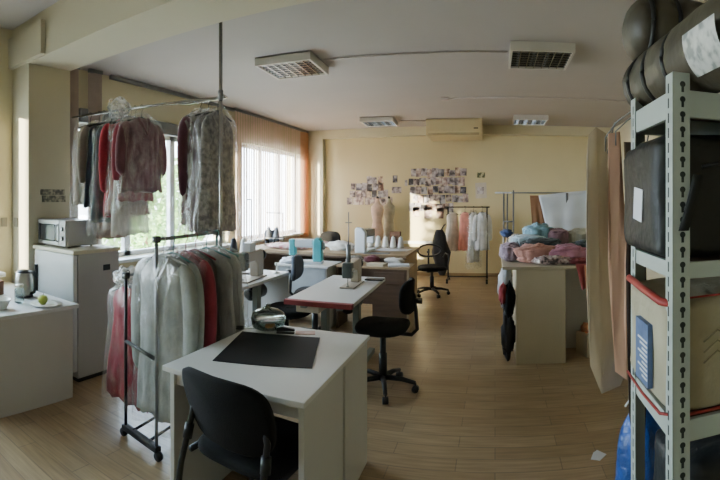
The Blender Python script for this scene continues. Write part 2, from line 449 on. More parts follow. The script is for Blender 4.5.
# air conditioner
ac = thing('air_conditioner', 'cream air conditioner unit high at the back of the room', 'air conditioner', (-.74, 8.1, 2.697))
MB().prism([(0, .07), (.03, .01), (.08, 0), (.84, 0), (.84, .3), (.02, .3), (0, .27)], 'x', -.5, .5).build('casing', M_ac, ac, bevel=.008)
MB().box(-.46, .46, .012, .04, .004, .05, .006).build('air_flap', mat('ac_flap', '#a89a77', .5), ac)
MB().box(.36, .44, -.003, .004, .11, .13).build('display', M_dark, ac)

# switches
single(MB().box(-.006, .006, -.035, .035, -.045, .045, .004).box(-.012, -.004, -.02, .02, -.03, .03, .002), 'light_switch', M_switch, 'small light switch on the window wall next to the pier corner', 'switch', (XL+.006, 2.14, 1.33), pi)
single(MB().box(-.035, .035, -.006, .006, -.045, .045, .004).box(-.02, .02, -.012, -.004, -.03, .03, .002), 'light_switch', M_switch, 'small light switch on the near face of the cream pier', 'switch', (-3.92, 2.234, 1.33))
# sticker on pier side
t = thing('photo_strip', 'dark two-row picture strip stuck on the pier side above the microwave', 'poster', (-3.688, 2.37, 1.57))
MB().box(0, .004, 0, .29, .03, .085).build('upper_strip', M_sticker, t)
MB().box(0, .004, .02, .30, -.04, .025).build('lower_strip', M_sticker, t)

# ------------------------------------------------------------------ kitchen corner
kt = thing('kitchen_table', 'pale kitchen table with solid side panel beside the fridge', 'table', (-2.87, 1.45, 0))
MB().box(-1.12, .03, -.03, .74, .705, .735, .004).build('table_top', M_white, kt)
MB().box(-.026, 0, .0, .70, 0, .705, .002).build('side_panel', M_panel, kt)
MB().box(-1.10, -1.075, .0, .70, 0, .705, .002).build('side_panel', M_panel, kt)
MB().box(-1.075, -.026, .6, .62, .3, .705).build('back_panel', M_panel, kt)

k = thing('electric_kettle', 'steel and black electric kettle on the kitchen table', 'kettle', (-3.32, 1.97, .735), R(200))
MB().lathe([(0, 0), (.078, 0), (.08, .012), (.074, .02)], seg=24).build('base', M_blackp, k, smooth=True)
MB().lathe([(.074, .02), (.08, .04), (.078, .12), (.066, .19), (.06, .205)], seg=24).build('body', M_steel, k, smooth=True)
MB().lathe([(.061, .205), (.05, .222), (.02, .23), (0, .23)], seg=24).build('lid', M_blackp, k, smooth=True)
MB().tube([(-.055, 0, .215), (-.10, 0, .215), (-.125, 0, .18), (-.125, 0, .10), (-.11, 0, .05), (-.075, 0, .035)], .014).build('handle', M_blackp, k, smooth=True)
MB().prism([(.055, .19), (.095, .2), (.068, .15)], 'y', -.018, .018).build('spout', M_steel, k)
j = thing('glass_jar', 'clear glass jar in front of the kettle', 'jar', (-3.14, 1.82, .735))
MB().lathe([(0, .002), (.036, .002), (.04, .01), (.04, .10), (.03, .12), (.03, .13)], seg=20).build('glass_body', M_glassd, j, smooth=True)
MB().lathe([(.032, .125), (.034, .125), (.034, .145), (0, .147)], seg=20).build('lid', M_china, j, smooth=True)
single(MB().lathe([(0, 0), (.05, 0), (.085, .07), (.088, .075), (.08, .07), (.048, .008), (0, .008)], seg=24), 'bowl', M_china, 'white bowl at the left edge on the kitchen table', 'bowl', (-3.05, 1.60, .735), smooth=True)
single(MB().box(-.06, .06, -.05, .05, 0, .12, .006), 'tea_box', M_brownbox, 'small brown box behind the white bowl on the kitchen table', 'box', (-3.52, 1.80, .735), .2)
single(MB().lathe([(0, 0), (.07, 0), (.125, .012), (.127, .015), (.07, .006), (0, .006)], seg=28), 'plate', M_china, 'white plate under the green apple', 'plate', (-2.96, 1.96, .735), smooth=True)
ap = thing('apple', 'yellow green apple on the white plate', 'apple', (-2.98, 1.94, .741))
MB().lathe([(0, .006), (.02, 0), (.036, .02), (.04, .04), (.034, .062), (.016, .07), (0, .064)], seg=20).build('fruit', M_apple, ap, smooth=True)
MB().cyl((0, 0, .062), (.004, .003, .085), .002).build('stem', M_bark, ap)
sb = MB()
def fb(u, v):
    a = 2*pi*u; p = Vector((cos(a), sin(a), 0)); r = .10*(sin(pi*min(.97, .12+v*.85))**.6)
    n_ = 1+.35*noise.noise(Vector((p.x*2.5, p.y*2.5, v*4)))
    return Vector((p.x*r*n_, p.y*r*n_*.8, v*.22))
sb.grid(fb, 24, 12, True, True, True)
single(sb, 'carrier_bag', M_plastic2, 'crumpled white plastic bag at the back of the kitchen table', 'bag', (-3.72, 1.72, .735), smooth=True)

# fridge
fr = thing('fridge', 'grey white fridge standing beside the pier under the microwave', 'fridge', (-3.05, 2.29, 0))
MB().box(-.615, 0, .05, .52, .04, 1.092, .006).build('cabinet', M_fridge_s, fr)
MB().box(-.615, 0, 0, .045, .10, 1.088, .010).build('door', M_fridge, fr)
MB().box(-.57, -.55, -.03, .0, .62, .95, .006).build('handle', M_blackp, fr)
MB().box(-.63, .015, -.01, .53, 1.092, 1.125, .006).build('top_cover', M_fridge_t, fr)
MB().box(-.58, -.02, .07, .50, 0, .04).build('plinth', M_blackp, fr)
MB().box(0, .003, .33, .41, .93, .98).build('badge', M_dark, fr)
# microwave
mw = thing('microwave', 'silver microwave oven on top of the fridge', 'microwave', (-3.24, 2.36, 1.125))
MB().box(-.46, 0, .012, .35, .012, .245, .006).build('casing', M_silver, mw)
MB().box(-.455, -.105, -.012, .012, .015, .243, .005).build('door', M_silver, mw)
dr = [c for c in children(mw) if c.name.startswith('door')][0]
MB().box(-.425, -.16, -.016, -.011, .05, .205, .012).build('door_window', M_dark, dr)
MB().tube([(-.125, -.012, .05), (-.125, -.032, .07), (-.125, -.032, .185), (-.125, -.012, .205)], .008).build('handle', M_silver, dr, smooth=True)
MB().box(-.10, -.004, -.012, .012, .015, .243, .005).build('control_panel', mat('mw_panel', '#b7b9ba', .4), mw)
for zz in (.17, .085): MB().cyl((-.052, -.012, zz), (-.052, -.03, zz), .02, seg=16).build('knob', M_greym, mw)
for (xx, yy) in ((-.42, .05), (-.04, .05), (-.42, .31), (-.04, .31)): MB().cyl((xx, yy, 0), (xx, yy, .014), .012, seg=10).build('foot', M_blackp, mw)

# ------------------------------------------------------------------ garments
def tub(n): return random.Random(n)
def garment(name, label, cat, loc, rz, L, w, m, style='jacket', cover=None, hm=None, group=None, seed=1, depth=.055, coverL=.12, coverT=0):
    t = thing(name, label, cat, loc, rz, group)
    rnd = tub(seed); ph = rnd.uniform(0, 6); k = rnd.choice((7, 9, 11))
    hk = [(0, 0, -.085), (0, 0, -.03)] + [(.016*sin(a)-.000, 0, .002+.016*(-cos(a))+.0) for a in []]
    hook = [(0, 0, -.09), (0, 0, -.035), (.012, 0, -.018), (.017, 0, .002), (.011, 0, .016), (-.003, 0, .019), (-.014, 0, .010)]
    h = MB().tube(hook, .003, 6)
    ws = min(w*.86, .2)
    h.tube([(-ws, 0, -.145), (-ws*.5, 0, -.115), (0, 0, -.09), (ws*.5, 0, -.115), (ws, 0, -.145)], .007, 6)
    h.build('hanger', hm or M_blackp, t, smooth=True)
    if style == 'jacket': W = [(0, .055), (.03, .075), (.07, w*.74), (.12, w*.88), (.3, w*.86), (.6, w*.88), (1, w*1.05)]
    elif style == 'dress': W = [(0, .05), (.03, .075), (.06, w*.7), (.12, w*.74), (.3, w*.66), (.6, w*.95), (1, w*1.15)]
    elif style == 'skirt': W = [(0, w*.6), (.05, w*.7), (.4, w*.9), (1, w*1.15)]
    else: W = [(0, .055), (.03, .08), (.06, w*.72), (.12, w*.86), (.4, w*.9), (1, w*1.16)]
    def wid(v):
        for (a, x), (b, y_) in zip(W, W[1:]):
            if v <= b: return x+(y_-x)*((v-a)/(b-a))
        return W[-1][1]
    def prof(u, v, grow=0, amp=.16, kk=k, sd=0):
        a = 2*pi*u; x, y_ = wid(v)+grow, depth*(.45+.55*min(1, v*6)) + grow*.7
        sx = math.copysign(abs(cos(a))**.8, cos(a)); sy = math.copysign(abs(sin(a))**.8, sin(a))
        f = 1+amp*(.25+.75*v)*sin(kk*a+ph+sd+2.2*v)*.5
        n_ = noise.noise(Vector((sx*3+seed, sy*2, v*5)))*.02*v
        return x*sx*(1+.02*sin(5*a+ph)), y_*sy*f+n_
    def fbody(u, v):
        x, y_ = prof(u, v)
        dz = .10*(1-min(1, v*8))*0
        return Vector((x, y_, -.10-(L-.10)*v+ (.012*sin(k*2*pi*u+ph) if v > .99 else 0)))
    MB().grid(fbody, 44, 18, True, True, True).build('body', m, t, smooth=True)
    if style == 'jacket':
        for sgn in (-1, 1):
            pts = [(sgn*w*.62, 0, -.150), (sgn*w*.84, 0, -.185), (sgn*w*.97, -.004, -.27), (sgn*(w+.012), -.010, -.42), (sgn*(w+.012), -.016, -.58), (sgn*(w+.004), -.020, min(-.5, -L*.80))]
            MB().tube(pts, lambda q: .040+.030*sin(min(1, q*2.2)*pi/2)-.022*q, 14).xf(Matrix.Diagonal((1, .62, 1, 1))).build('sleeve', m, t, smooth=True, sub=1)
        MB().tube([(-.055, -.02, -.10), (-.035, -.055, -.16), (0, -.066, -.24), (.035, -.055, -.16), (.055, -.02, -.10)], .013, 8).build('collar', m, t, smooth=True)
    if cover:
        def fc(u, v):
            vv = v; a = 2*pi*u
            x, y_ = prof(u, min(1, vv), .035, .10, 5, 1.3)
            n1 = noise.noise(Vector((cos(a)*4+seed*3, sin(a)*3, v*7)))
            z = -.055-coverT-(L-.055+coverL)*v + .03*n1*v
            x *= .4+.6*min(1, v*9+.1)
            return Vector((x*(1+.05*n1), y_*1.1+.022*n1, z))
        MB().grid(fc, 40, 22, True).build('plastic_cover', cover, t, smooth=True)
    return t

# upper clothes rail: from the pier to a ceiling pole
RZ, RY = 2.34, 2.76
ur = thing('clothes_rail', 'chrome clothes rail between the pier and a tall ceiling pole', 'clothes rail', (-1.9, RY, 0))
MB().cyl((0, 0, 0), (0, 0, 2.995), .014, seg=12).build('pole', M_chrome, ur, smooth=True)
MB().cyl((-1.79, 0, RZ+.045), (0, 0, RZ-.03), .010, seg=10).build('rail', M_chrome, ur, smooth=True)
MB().tube([(0, 0, RZ-.0), (-.03, .13, RZ-.0), (-.42, .15, RZ-.0), (-.46, .02, RZ-.012)], .008).build('side_rail', M_chrome, ur, smooth=True)
MB().cyl((0, 0, RZ-.05), (0, 0, RZ+.02), .02, seg=12).build('joint', M_greym, ur, smooth=True)
MB().lathe([(0, 0), (.05, 0), (.05, .006), (.016, .012)], (0, 0, 0)).build('floor_plate', M_chrome, ur, smooth=True)
UG = 'clothes on the upper rail'
ups = [
 (-3.40, .86, .17, cloth('offwhite', '#a39b90'), 'coat', M_plastic, 'off-white garment at the pier end of the upper rail'),
 (-3.17, 1.16, .15, cloth('blush', '#a7857c'), 'dress', M_plastic, 'long blush pink dress hanging low above the fridge on the upper rail'),
 (-3.27, .84, .20, cloth('taupe', '#7d7268'), 'jacket', M_plastic, 'taupe jacket third from the pier on the upper rail'),
 (-3.20, .88, .20, cloth('navy', '#232c3c'), 'coat', None, 'dark navy garment on the upper rail'),
 (-3.10, 1.00, .20, cloth('bluegrey', '#4a5862'), 'coat', M_plastic, 'blue grey garment next to the navy one on the upper rail'),
 (-2.96, .94, .20, cloth('crimson', '#9a2436'), 'jacket', None, 'crimson red jacket on the upper rail'),
 (-2.87, .92, .20, cloth('mauve', '#8d5f62'), 'coat', M_plastic, 'dusty mauve garment under milky plastic on the upper rail'),
 (-2.79, .80, .21, cloth('rose', '#8e3545'), 'jacket', M_plastic, 'rose red jacket beside the mauve one on the upper rail'),
 (-2.71, .72, .22, cloth('plum', '#6b4048'), 'jacket', M_plastic, 'plum jacket with hanging sleeve at the end of the upper bundle'),
]
for i, (x, L, w, m, st, cv, lb) in enumerate(ups):
    garment('hanging_'+('dress' if st == 'dress' else 'jacket' if st == 'jacket' else 'coat'), lb, 'clothes', (x, RY+(.07 if w == .15 else 0), 2.385-.075*(x+3.69)/1.79), R(90)+random.uniform(-.1, .1), L, w, m, st, cv, M_blackp, UG, i+2, .05)
# crumpled white plastic lying over the hooks
def crumple(a, b, c, seed, nu=26, nv=12, amp=.4):
    s = MB()
    def f(u, v):
        th = 2*pi*u; ph_ = pi*(.02+.96*v)
        d = Vector((sin(ph_)*cos(th), sin(ph_)*sin(th), cos(ph_)))
        n1 = noise.noise(d*2.2+Vector((seed*3.1, 0, 0))); n2 = noise.noise(d*5.5+Vector((0, seed*2.3, 0)))
        r = 1+amp*n1+amp*.5*n2
        return Vector((d.x*a*r, d.y*b*r, d.z*c*r))
    return s.grid(f, nu, nv, True, True, True)
single(crumple(.10, .10, .09, 5), 'plastic_wrap', M_plastic2, 'crumpled white plastic bunched over the hanger hooks on the upper rail', 'plastic wrap', (-2.98, RY-.02, RZ+.03), smooth=True)
tl_ = garment('hanging_skirt', 'white tulle skirt glowing under the rose and mauve jackets on the upper rail', 'clothes', (-2.83, RY-.02, RZ-.02), R(95), 1.06, .21, mat_trans('tulle', '#d8d3cc', .35, .5, .05), 'skirt', None, M_blackp, UG, 33, .05)
ups2 = [(-2.20, .97, .21, cloth('maroon', '#5e3340'), 'jacket', M_plastic2, 'maroon jacket under white plastic left of the ceiling pole'),
        (-2.12, 1.02, .215, cloth('greyplum', '#625358'), 'coat', M_plastic, 'grey plum garment between the maroon jacket and the lace dress'),
        (-2.03, 1.03, .215, mat_print('lace', '#4c4546', '#665f5d', '#837a76', 30), 'coat', M_plastic, 'grey lace dress in plastic next to the ceiling pole')]
for i, (x, L, w, m, st, cv, lb) in enumerate(ups2):
    garment('hanging_'+('jacket' if st == 'jacket' else 'dress'), lb, 'clothes', (x, RY+.15, RZ), R(90)+(-.05, .06, -.02)[i], L, w, m, st, cv, M_blackp, UG, i+20, .05, .05)

# lower wheeled rack
rk = thing('garment_rack', 'black wheeled garment rack with two rails beside the fridge', 'garment rack', (0, 0, 0))
A = Vector((-2.17, 2.06, 0)); Bp = Vector((-1.85, 2.01, 0)); D = Vector((-.05, .70, 0))
def v3(p, z): return (p.x, p.y, z)
MB().cyl(v3(A, .06), v3(A, 1.06), .011).build('post', M_blackm, rk, smooth=True)
MB().cyl(v3(Bp, .06), v3(Bp, 1.32), .011).build('post', M_greym, rk, smooth=True)
MB().cyl(v3(A+D, .06), v3(A+D, 1.06), .011).build('post', M_blackm, rk, smooth=True)
MB().cyl(v3(Bp+D, .06), v3(Bp+D, 1.32), .011).build('post', M_greym, rk, smooth=True)
MB().cyl(v3(A-D*.03, 1.06), v3(A+D*1.03, 1.06), .011).build('rail', M_greym, rk, smooth=True)
MB().cyl(v3(Bp-D*.04, 1.32), v3(Bp+D*1.04, 1.32), .012).build('rail', M_greym, rk, smooth=True)
for p, z in ((A, 1.06), (Bp, 1.32), (A+D, 1.06), (Bp+D, 1.32)):
    MB().box(p.x-.02, p.x+.02, p.y-.02, p.y+.02, z-.02, z+.022, .005).build('corner_joint', M_blackp, rk)
ab = (Bp-A)
for o in (Vector((0, 0, 0)), D):
    p0, p1 = A+o-ab*.06, Bp+o+ab*.06; ang = atan2(ab.y, ab.x)
    bb = MB().obox(((p0+p1)/2 + Vector((0, 0, .065))), ((p1-p0).length, .045, .035), Matrix.Rotation(ang, 3, 'Z'), .006).build('base_bar', M_blackp, rk)
    for q in (p0, p1):
        MB().cyl(v3(q-D*.018, .028), v3(q+D*.018, .028), .028, seg=16).build('castor', M_blackp, bb, smooth=True)
for q in (.25, .75):
    s0 = A+ab*q; MB().cyl(v3(s0, .075), v3(s0+D, .075), .009).build('base_rail', M_blackm, rk, smooth=True)
MB().cyl(v3(A, .63), v3(A+ab*.95, .60), .012).build('cross_bar', M_blackm, rk, smooth=True)
LGp = 'clothes on the wheeled rack'
teal_h = mat('teal_hanger', '#1f6d68', .4); red_h = mat('red_hanger', '#7d2434', .4)
lows = [(.09, 1.08, .225, cloth('greygreen', '#8c8f8b'), 'jacket', M_plastic, mat('white_hanger', '#bdbdbd', .4), 'pale grey green coat in clear plastic at the near end of the wheeled rack'),
        (.22, .92, .21, cloth('palegrey', '#979b96'), 'jacket', M_plastic, teal_h, 'pale grey jacket second from the near end of the wheeled rack'),
        (.40, .98, .21, cloth('scarlet', '#93323f'), 'jacket', M_plastic, red_h, 'scarlet jacket in the middle of the wheeled rack'),
        (.55, .95, .20, cloth('charcoal', '#37322f'), 'coat', None, red_h, 'charcoal brown garment right behind the scarlet jacket'),
        (.72, .95, .24, cloth('stone', '#8f8d86'), 'coat', M_plastic, teal_h, 'stone grey coat on a teal hanger on the wheeled rack'),
        (.90, .95, .25, cloth('stone2', '#8b8b86'), 'coat', M_plastic, teal_h, 'stone grey coat at the far end of the wheeled rack')]
for i, (q, L, w, m, st, cv, hm, lb) in enumerate(lows):
    p = Bp+D*q
    garment('hanging_'+('jacket' if st == 'jacket' else 'coat'), lb, 'clothes', (p.x+.05*q, p.y, 1.32), R(-4)+random.uniform(-.08, .08), L, w, m, st, cv, hm, LGp, i+40, .055, .06)
for i, (q, L, w, m, lb) in enumerate([(.12, .86, .20, cloth('redsatin', '#911f33'), 'bright red satin dress in plastic on the low rail of the wheeled rack'),
                                     (.34, .84, .20, cloth('redsatin2', '#8d2a38'), 'second red dress behind the bright satin one on the low rail')]):
    p = A+D*q
    garment('hanging_dress', lb, 'clothes', (p.x-.06, p.y, 1.06), R(-4), L, w, m, 'dress', M_plastic, M_blackp, LGp, i+60, .05, .05)
single(crumple(.12, .10, .07, 9), 'plastic_wrap', M_plastic2, 'crumpled clear plastic heaped over the shoulders on the low rack rail', 'plastic wrap', (-2.30, 2.22, 1.02), smooth=True)

# ------------------------------------------------------------------ front desk
dk = thing('desk', 'white front desk with a black cutting mat on it', 'desk', (-1.49, 1.66, 0))
MB().box(0, .75, 0, .96, .725, .75, .003).build('desk_top', M_white, dk)
MB().box(.715, .74, .02, .50, 0, .725, .002).build('side_panel', M_panel, dk)
MB().box(.715, .74, .535, .94, 0, .725, .002).build('side_panel', M_panel, dk)
MB().box(.705, .72, .48, .56, 0, .725).build('joining_strip', M_beige, dk)
MB().box(.035, .06, .02, .94, 0, .725, .002).build('side_panel', M_panel, dk)
MB().box(.06, .715, .04, .06, .66, .722, .002).build('front_rail', M_white, dk)
MB().box(.06, .715, .90, .918, .25, .722, .002).build('modesty_panel', M_panel, dk)
m_ = MB(); c = [(-1.47, 2.37), (-1.0, 2.47), (-.855, 2.01), (-1.332, 1.862)]
m_.prism(c, 'z', .7502, .7535)
single(m_, 'cutting_mat', M_mat, 'black rectangular mat lying on the white front desk', 'mat')

gd = thing('glass_dish', 'round clear glass dish on the back edge of the front desk', 'dish', (-1.36, 2.50, .75))
MB().lathe([(0, .004), (.07, .004), (.10, .02), (.108, .06), (.11, .075), (.105, .06), (.096, .024), (.066, .009), (0, .009)], seg=30).build('bowl', M_glassd, gd, smooth=True)
MB().lathe([(.108, .077), (.10, .100), (.07, .120), (.03, .132), (.012, .136), (.015, .155), (0, .16)], seg=30).build('glass_lid', M_glassd, gd, smooth=True)
single(MB().lathe([(0, 0), (.025, 0), (.036, .012), (.03, .028), (0, .034)], seg=18), 'pin_cushion', cloth('orange', '#d08850'), 'small orange pin cushion inside the glass dish', 'pin cushion', (-1.34, 2.49, .7595), smooth=True)
single(MB().lathe([(0, 0), (.02, 0), (.03, .01), (.024, .02), (0, .022)], seg=18), 'soap_chalk', M_china, 'white chalk piece inside the glass dish', 'chalk', (-1.395, 2.515, .7595), smooth=True)
sc = thing('stapler', 'small black stapler beside the glass dish', 'stapler', (-1.225, 2.47, .75), R(20))
MB().box(-.055, .055, -.016, .016, 0, .012, .004).build('base', M_blackp, sc)
MB().prism([(-.055, .012), (-.055, .035), (-.02, .042), (.055, .028), (.058, .018), (-.03, .014)], 'y', -.014, .014).build('arm', M_blackp, sc, bevel=.003)
single(MB().box(-.06, .06, -.035, .035, 0, .003), 'fabric_swatch', cloth('pinkswatch', '#c9a49a'), 'pale pink fabric swatch right of the stapler', 'fabric', (-1.12, 2.53, .75), .4)
ss = thing('scissors', 'small scissors lying left of the glass dish', 'scissors', (-1.49, 2.44, .75), .5)
MB().box(-.01, .08, -.004, .004, 0, .004).build('blade', M_steel, ss)
for y_ in (-.02, .02):
    MB().tube([(-.035+.022*cos(a), y_+.013*sin(a), .005) for a in [i*2*pi/12 for i in range(13)]], .004, 6).build('handle', M_blackp, ss, smooth=True)

# visitor chair
vc = thing('office_chair', 'black padded visitor chair pulled up to the white front desk', 'chair', (-1.06, 1.60, 0), R(-6))
bk = MB()
def fback(u, v):
    a = 2*pi*u
    sx = math.copysign(abs(cos(a))**.45, cos(a)); sz = math.copysign(abs(sin(a))**.55, sin(a))
    q = [0, .93, 1, 1, .93, 0][int(round(v*5))]; th = [-.022, -.022, -.012, .012, .022, .022][int(round(v*5))]
    w = .235*(1-.10*max(0, -sz))
    return Vector((w*sx*q, -.055+th-.055*sz*q + .05*(sx*q)**2, .68+.168*sz*q))
bk.grid(fback, 36, 5, True).build('backrest', M_black, vc, smooth=True)
st = MB()
def fseat(u, v):
    a = 2*pi*u
    sx = math.copysign(abs(cos(a))**.5, cos(a)); sy = math.copysign(abs(sin(a))**.5, sin(a))
    i = int(round(v*5)); q = [0, .9, 1, 1, .92, 0][i]; z = [.43, .43, .44, .462, .478, .482][i]
    return Vector((.235*sx*q, .21+.225*sy*q, z - .0*sy))
st.grid(fseat, 36, 5, True).build('seat', M_black, vc, smooth=True)
for sx in (-1, 1):
    MB().tube([(sx*.225, -.13, .0), (sx*.215, -.07, .40), (sx*.205, -.01, .60), (sx*.19, -.012, .68)], .014, 10).build('leg', M_blackm, vc, smooth=True)
    MB().tube([(sx*.205, .45, 0), (sx*.215, .40, .40), (sx*.225, .37, .43), (sx*.225, .0, .43)], .014, 10).build('leg', M_blackm, vc, smooth=True)
    MB().cyl((sx*.212, -.035, .50), (sx*.208, -.022, .56), .022, seg=12).build('bracket_knob', M_blackp, vc, smooth=True)
for y_ in (.05, .36): MB().cyl((-.225, y_, .425), (.225, y_, .425), .011).build('cross_tube', M_blackm, vc, smooth=True)

# ------------------------------------------------------------------ swivel chairs
def swivel(label, loc, rz, seat_z=.5, fab=None, backm=None, back=True, arms=False, name='swivel_chair', loop=False, phase=.5):
    t = thing(name, label, 'chair', loc, rz)
    fab = fab or M_black; backm = backm or fab
    def fs(u, v):
        a = 2*pi*u; sx = math.copysign(abs(cos(a))**.6, cos(a)); sy = math.copysign(abs(sin(a))**.6, sin(a))
        i = int(round(v*6)); q = [0, .82, .97, 1, .97, .86, 0][i]; z = [-.06, -.06, -.045, -.025, -.006, .004, -.002][i]
        return Vector((.225*sx*q, .215*sy*q, seat_z+z+.012*sy*sy))
    MB().grid(fs, 32, 6, True).build('seat', fab, t, smooth=True)
    MB().cyl((0, 0, .10), (0, 0, seat_z-.05), .025, seg=14).cyl((0, 0, .08), (0, 0, .30), .034, seg=14).build('gas_column', M_blackp, t, smooth=True)
    MB().box(-.09, .09, -.07, .07, seat_z-.085, seat_z-.055, .008).build('seat_plate', M_blackp, t)
    for i in range(5):
        a = i*2*pi/5+phase; d = Vector((cos(a), sin(a), 0))
        lg = MB().tube([d*.03+Vector((0, 0, .105)), d*.16+Vector((0, 0, .10)), d*.27+Vector((0, 0, .075))], lambda q: .024-.008*q, 8).build('base_leg', M_blackp, t, smooth=True)
        s_ = d.cross(Vector((0, 0, 1)))
        MB().cyl(d*.27+s_*.022+Vector((0, 0, .028)), d*.27-s_*.022+Vector((0, 0, .028)), .028, seg=14).cyl(d*.27+Vector((0, 0, .03)), d*.27+Vector((0, 0, .078)), .008, seg=8).build('castor', M_blackp, lg, smooth=True)
    if back:
        zb = seat_z
        MB().tube([(0, -.10, zb-.07), (0, -.24, zb-.075), (0, -.285, zb-.03), (0, -.275, zb+.12), (0, -.255, zb+.26)], .016, 8).build('back_bracket', M_blackp, t, smooth=True)
        def fbk(u, v):
            a = 2*pi*u; sx = math.copysign(abs(cos(a))**.6, cos(a)); sz = math.copysign(abs(sin(a))**.7, sin(a))
            i = int(round(v*5)); q = [0, .9, 1, 1, .9, 0][i]; th = [-.028, -.026, -.012, .012, .026, .024][i]
            return Vector((.19*sx*q, -.235+th+.05*(sx*q)**2, zb+.24+.135*sz*q))
        if loop:
            MB().tube([(.20*cos(a), -.24+.05*abs(cos(a)), zb+.235+.10*sin(a)) for a in [i*2*pi/24 for i in range(25)]], .016, 8).build('backrest', M_blackp, t, smooth=True)
        else: MB().grid(fbk, 32, 5, True).build('backrest', backm, t, smooth=True)
        MB().cyl((0, -.275, zb+.20), (0, -.325, zb+.20), .022, seg=12).build('adjuster_knob', M_blackp, t, smooth=True)
    if arms:
        for sx in (-1, 1):
            MB().tube([(sx*.10, 0, seat_z-.06), (sx*.26, .0, seat_z-.05), (sx*.275, .05, seat_z+.12), (sx*.27, .0, seat_z+.19), (sx*.265, -.16, seat_z+.19), (sx*.235, -.21, seat_z+.12)], .013, 8).build('armrest', M_blackp, t, smooth=True)
    return t
# facing -x, backrest towards the aisle
swivel('black swivel chair in the aisle with its back to the brown desk', (-.91, 3.62, 0), R(90), .54, phase=R(54))
swivel('grey backed swivel chair with black seat behind the cream overlock table', (-1.93, 4.62, 0), R(-80), .55, M_black, M_greyback)
swivel('black round swivel stool tucked beside the red edged sewing table', (-1.85, 3.74, 0), 0, .56, back=False, phase=R(36), name='swivel_stool')
swivel('black swivel chair with armrests at the far end of the cutting table', (-1.02, 7.30, 0), R(200), .46, arms=True, loop=True)
swivel('dark chair behind the cutting table showing only its rounded back', (-2.74, 7.0, 0), R(175), .63)
swivel('blue grey chair near the far bright window', (-3.56, 6.98, 0), R(-24), .66, M_greyback, M_greyback)

# ------------------------------------------------------------------ sewing tables and machines
def sewing_table(label, loc, rz, w, d, top=M_white, edge=None, h=.76, legm=M_green, panel=False, name='sewing_table'):
    t = thing(name, label, 'table', loc, rz)
    MB().box(-w/2, w/2, 0, d, h-.035, h, .006).build('table_top', top, t)
    if edge: MB().box(-w/2-.002, w/2+.002, -.006, .05, h-.037, h+.002, .004).build('edge_strip', edge, t)
    for sx in (-1, 1):
        f = MB(); x = sx*(w/2-.13)
        f.box(x-.03, x+.03, d*.5-.04, d*.5+.04, .05, h-.035, .004)
        f.box(x-.025, x+.025, .08, d-.06, h-.075, h-.035, .004)
        lg = f.build('leg', legm, t)
        MB().box(x-.03, x+.03, .06, d-.04, 0, .05, .006).build('foot', legm, lg)
    MB().box(-w/2+.1, w/2-.1, d*.5-.02, d*.5+.02, .12, .17, .004).build('stretcher', legm, t)
    MB().box(-.12, .12, d*.3, d*.6, .14, .165, .006).build('treadle', M_blackp, t)
    mo = MB().cyl((.02, d*.62, h-.20), (.02, d*.86, h-.20), .075, seg=20).build('motor', M_blackm, t, smooth=True)
    MB().cyl((.02, d*.58, h-.20), (.02, d*.62, h-.20), .045, seg=18).build('pulley', M_blackp, mo, smooth=True)
    MB().box(-w/2+.05, -w/2+.25, d*.1, d*.45, h-.12, h-.04, .005).build('drawer', M_beige, t)
    return t
stt = sewing_table('pale sewing table with a dull red front edge', (-1.345, 3.26, 0), R(2), .56, 1.24, M_white, M_redtrim)
st2 = sewing_table('pale overlock table with cream machine next to the wheeled rack', (-2.48, 3.50, 0), 0, .60, 1.0, M_white)
MB().box(-.27, .30, .965, .99, 0, .72, .003).build('end_panel', M_panel, st2)

def machine(label, loc, rz, body, head, s=1, name='sewing_machine', guide=.0, top_box=None):
    """arm runs along +y from the needle head (near end, y=0) to the pillar; z=0 on the table"""
    t = thing(name, label, 'sewing machine', loc, rz)
    MB().box(-.09*s, .09*s, -.06*s, .46*s, -.002, .014*s, .004).build('bed', body, t)
    MB().prism([(.30*s, .012*s), (.45*s, .012*s), (.455*s, .24*s), (.43*s, .30*s), (.36*s, .315*s), (.03*s, .30*s), (-.01*s, .27*s), (-.01*s, .20*s), (.24*s, .19*s), (.29*s, .15*s)], 'x', -.055*s, .055*s).build('arm', body, t, bevel=.014*s)
    MB().prism([(-.055*s, .12*s), (.04*s, .12*s), (.05*s, .19*s), (.05*s, .29*s), (.02*s, .31*s), (-.045*s, .305*s), (-.06*s, .27*s)], 'x', -.06*s, .06*s).build('needle_head', head, t, bevel=.012*s)
    MB().cyl((0, -.01*s, .03*s), (0, -.01*s, .14*s), .006*s).box(-.012*s, .012*s, -.04*s, .02*s, .016*s, .03*s, .002).build('presser_foot', M_steel, t)
    MB().cyl((0, .455*s, .235*s), (0, .50*s, .235*s), .065*s, seg=22).build('hand_wheel', M_blackp, t, smooth=True)
    MB().cyl((.06*s, .0, .22*s), (.085*s, .0, .22*s), .02*s, seg=14).build('tension_dial', M_steel, t, smooth=True)
    if top_box: MB().box(-.05*s, .05*s, .10*s, .24*s, .30*s, .40*s, .008).build('thread_box', top_box, t)
    if guide:
        MB().cyl((0, .03*s, .30*s), (0, .03*s, .30*s+guide), .005).box(-.03, .03, .025*s, .035*s, .30*s+guide*.78, .30*s+guide*.8).cyl((0, .03*s, .29*s), (0, .03*s, .30*s+guide*.36), .020).build('thread_guide', M_greym, t)
    return t
machine('dark grey industrial sewing machine on the red edged table', (-1.30, 3.88, .762), R(2), M_cream, M_machine, .74, guide=.46)
machine('cream overlock machine with white thread box on the table beside the wheeled rack', (-2.31, 3.72, .762), R(6), M_cream, M_machine, .92, top_box=M_mwhite)
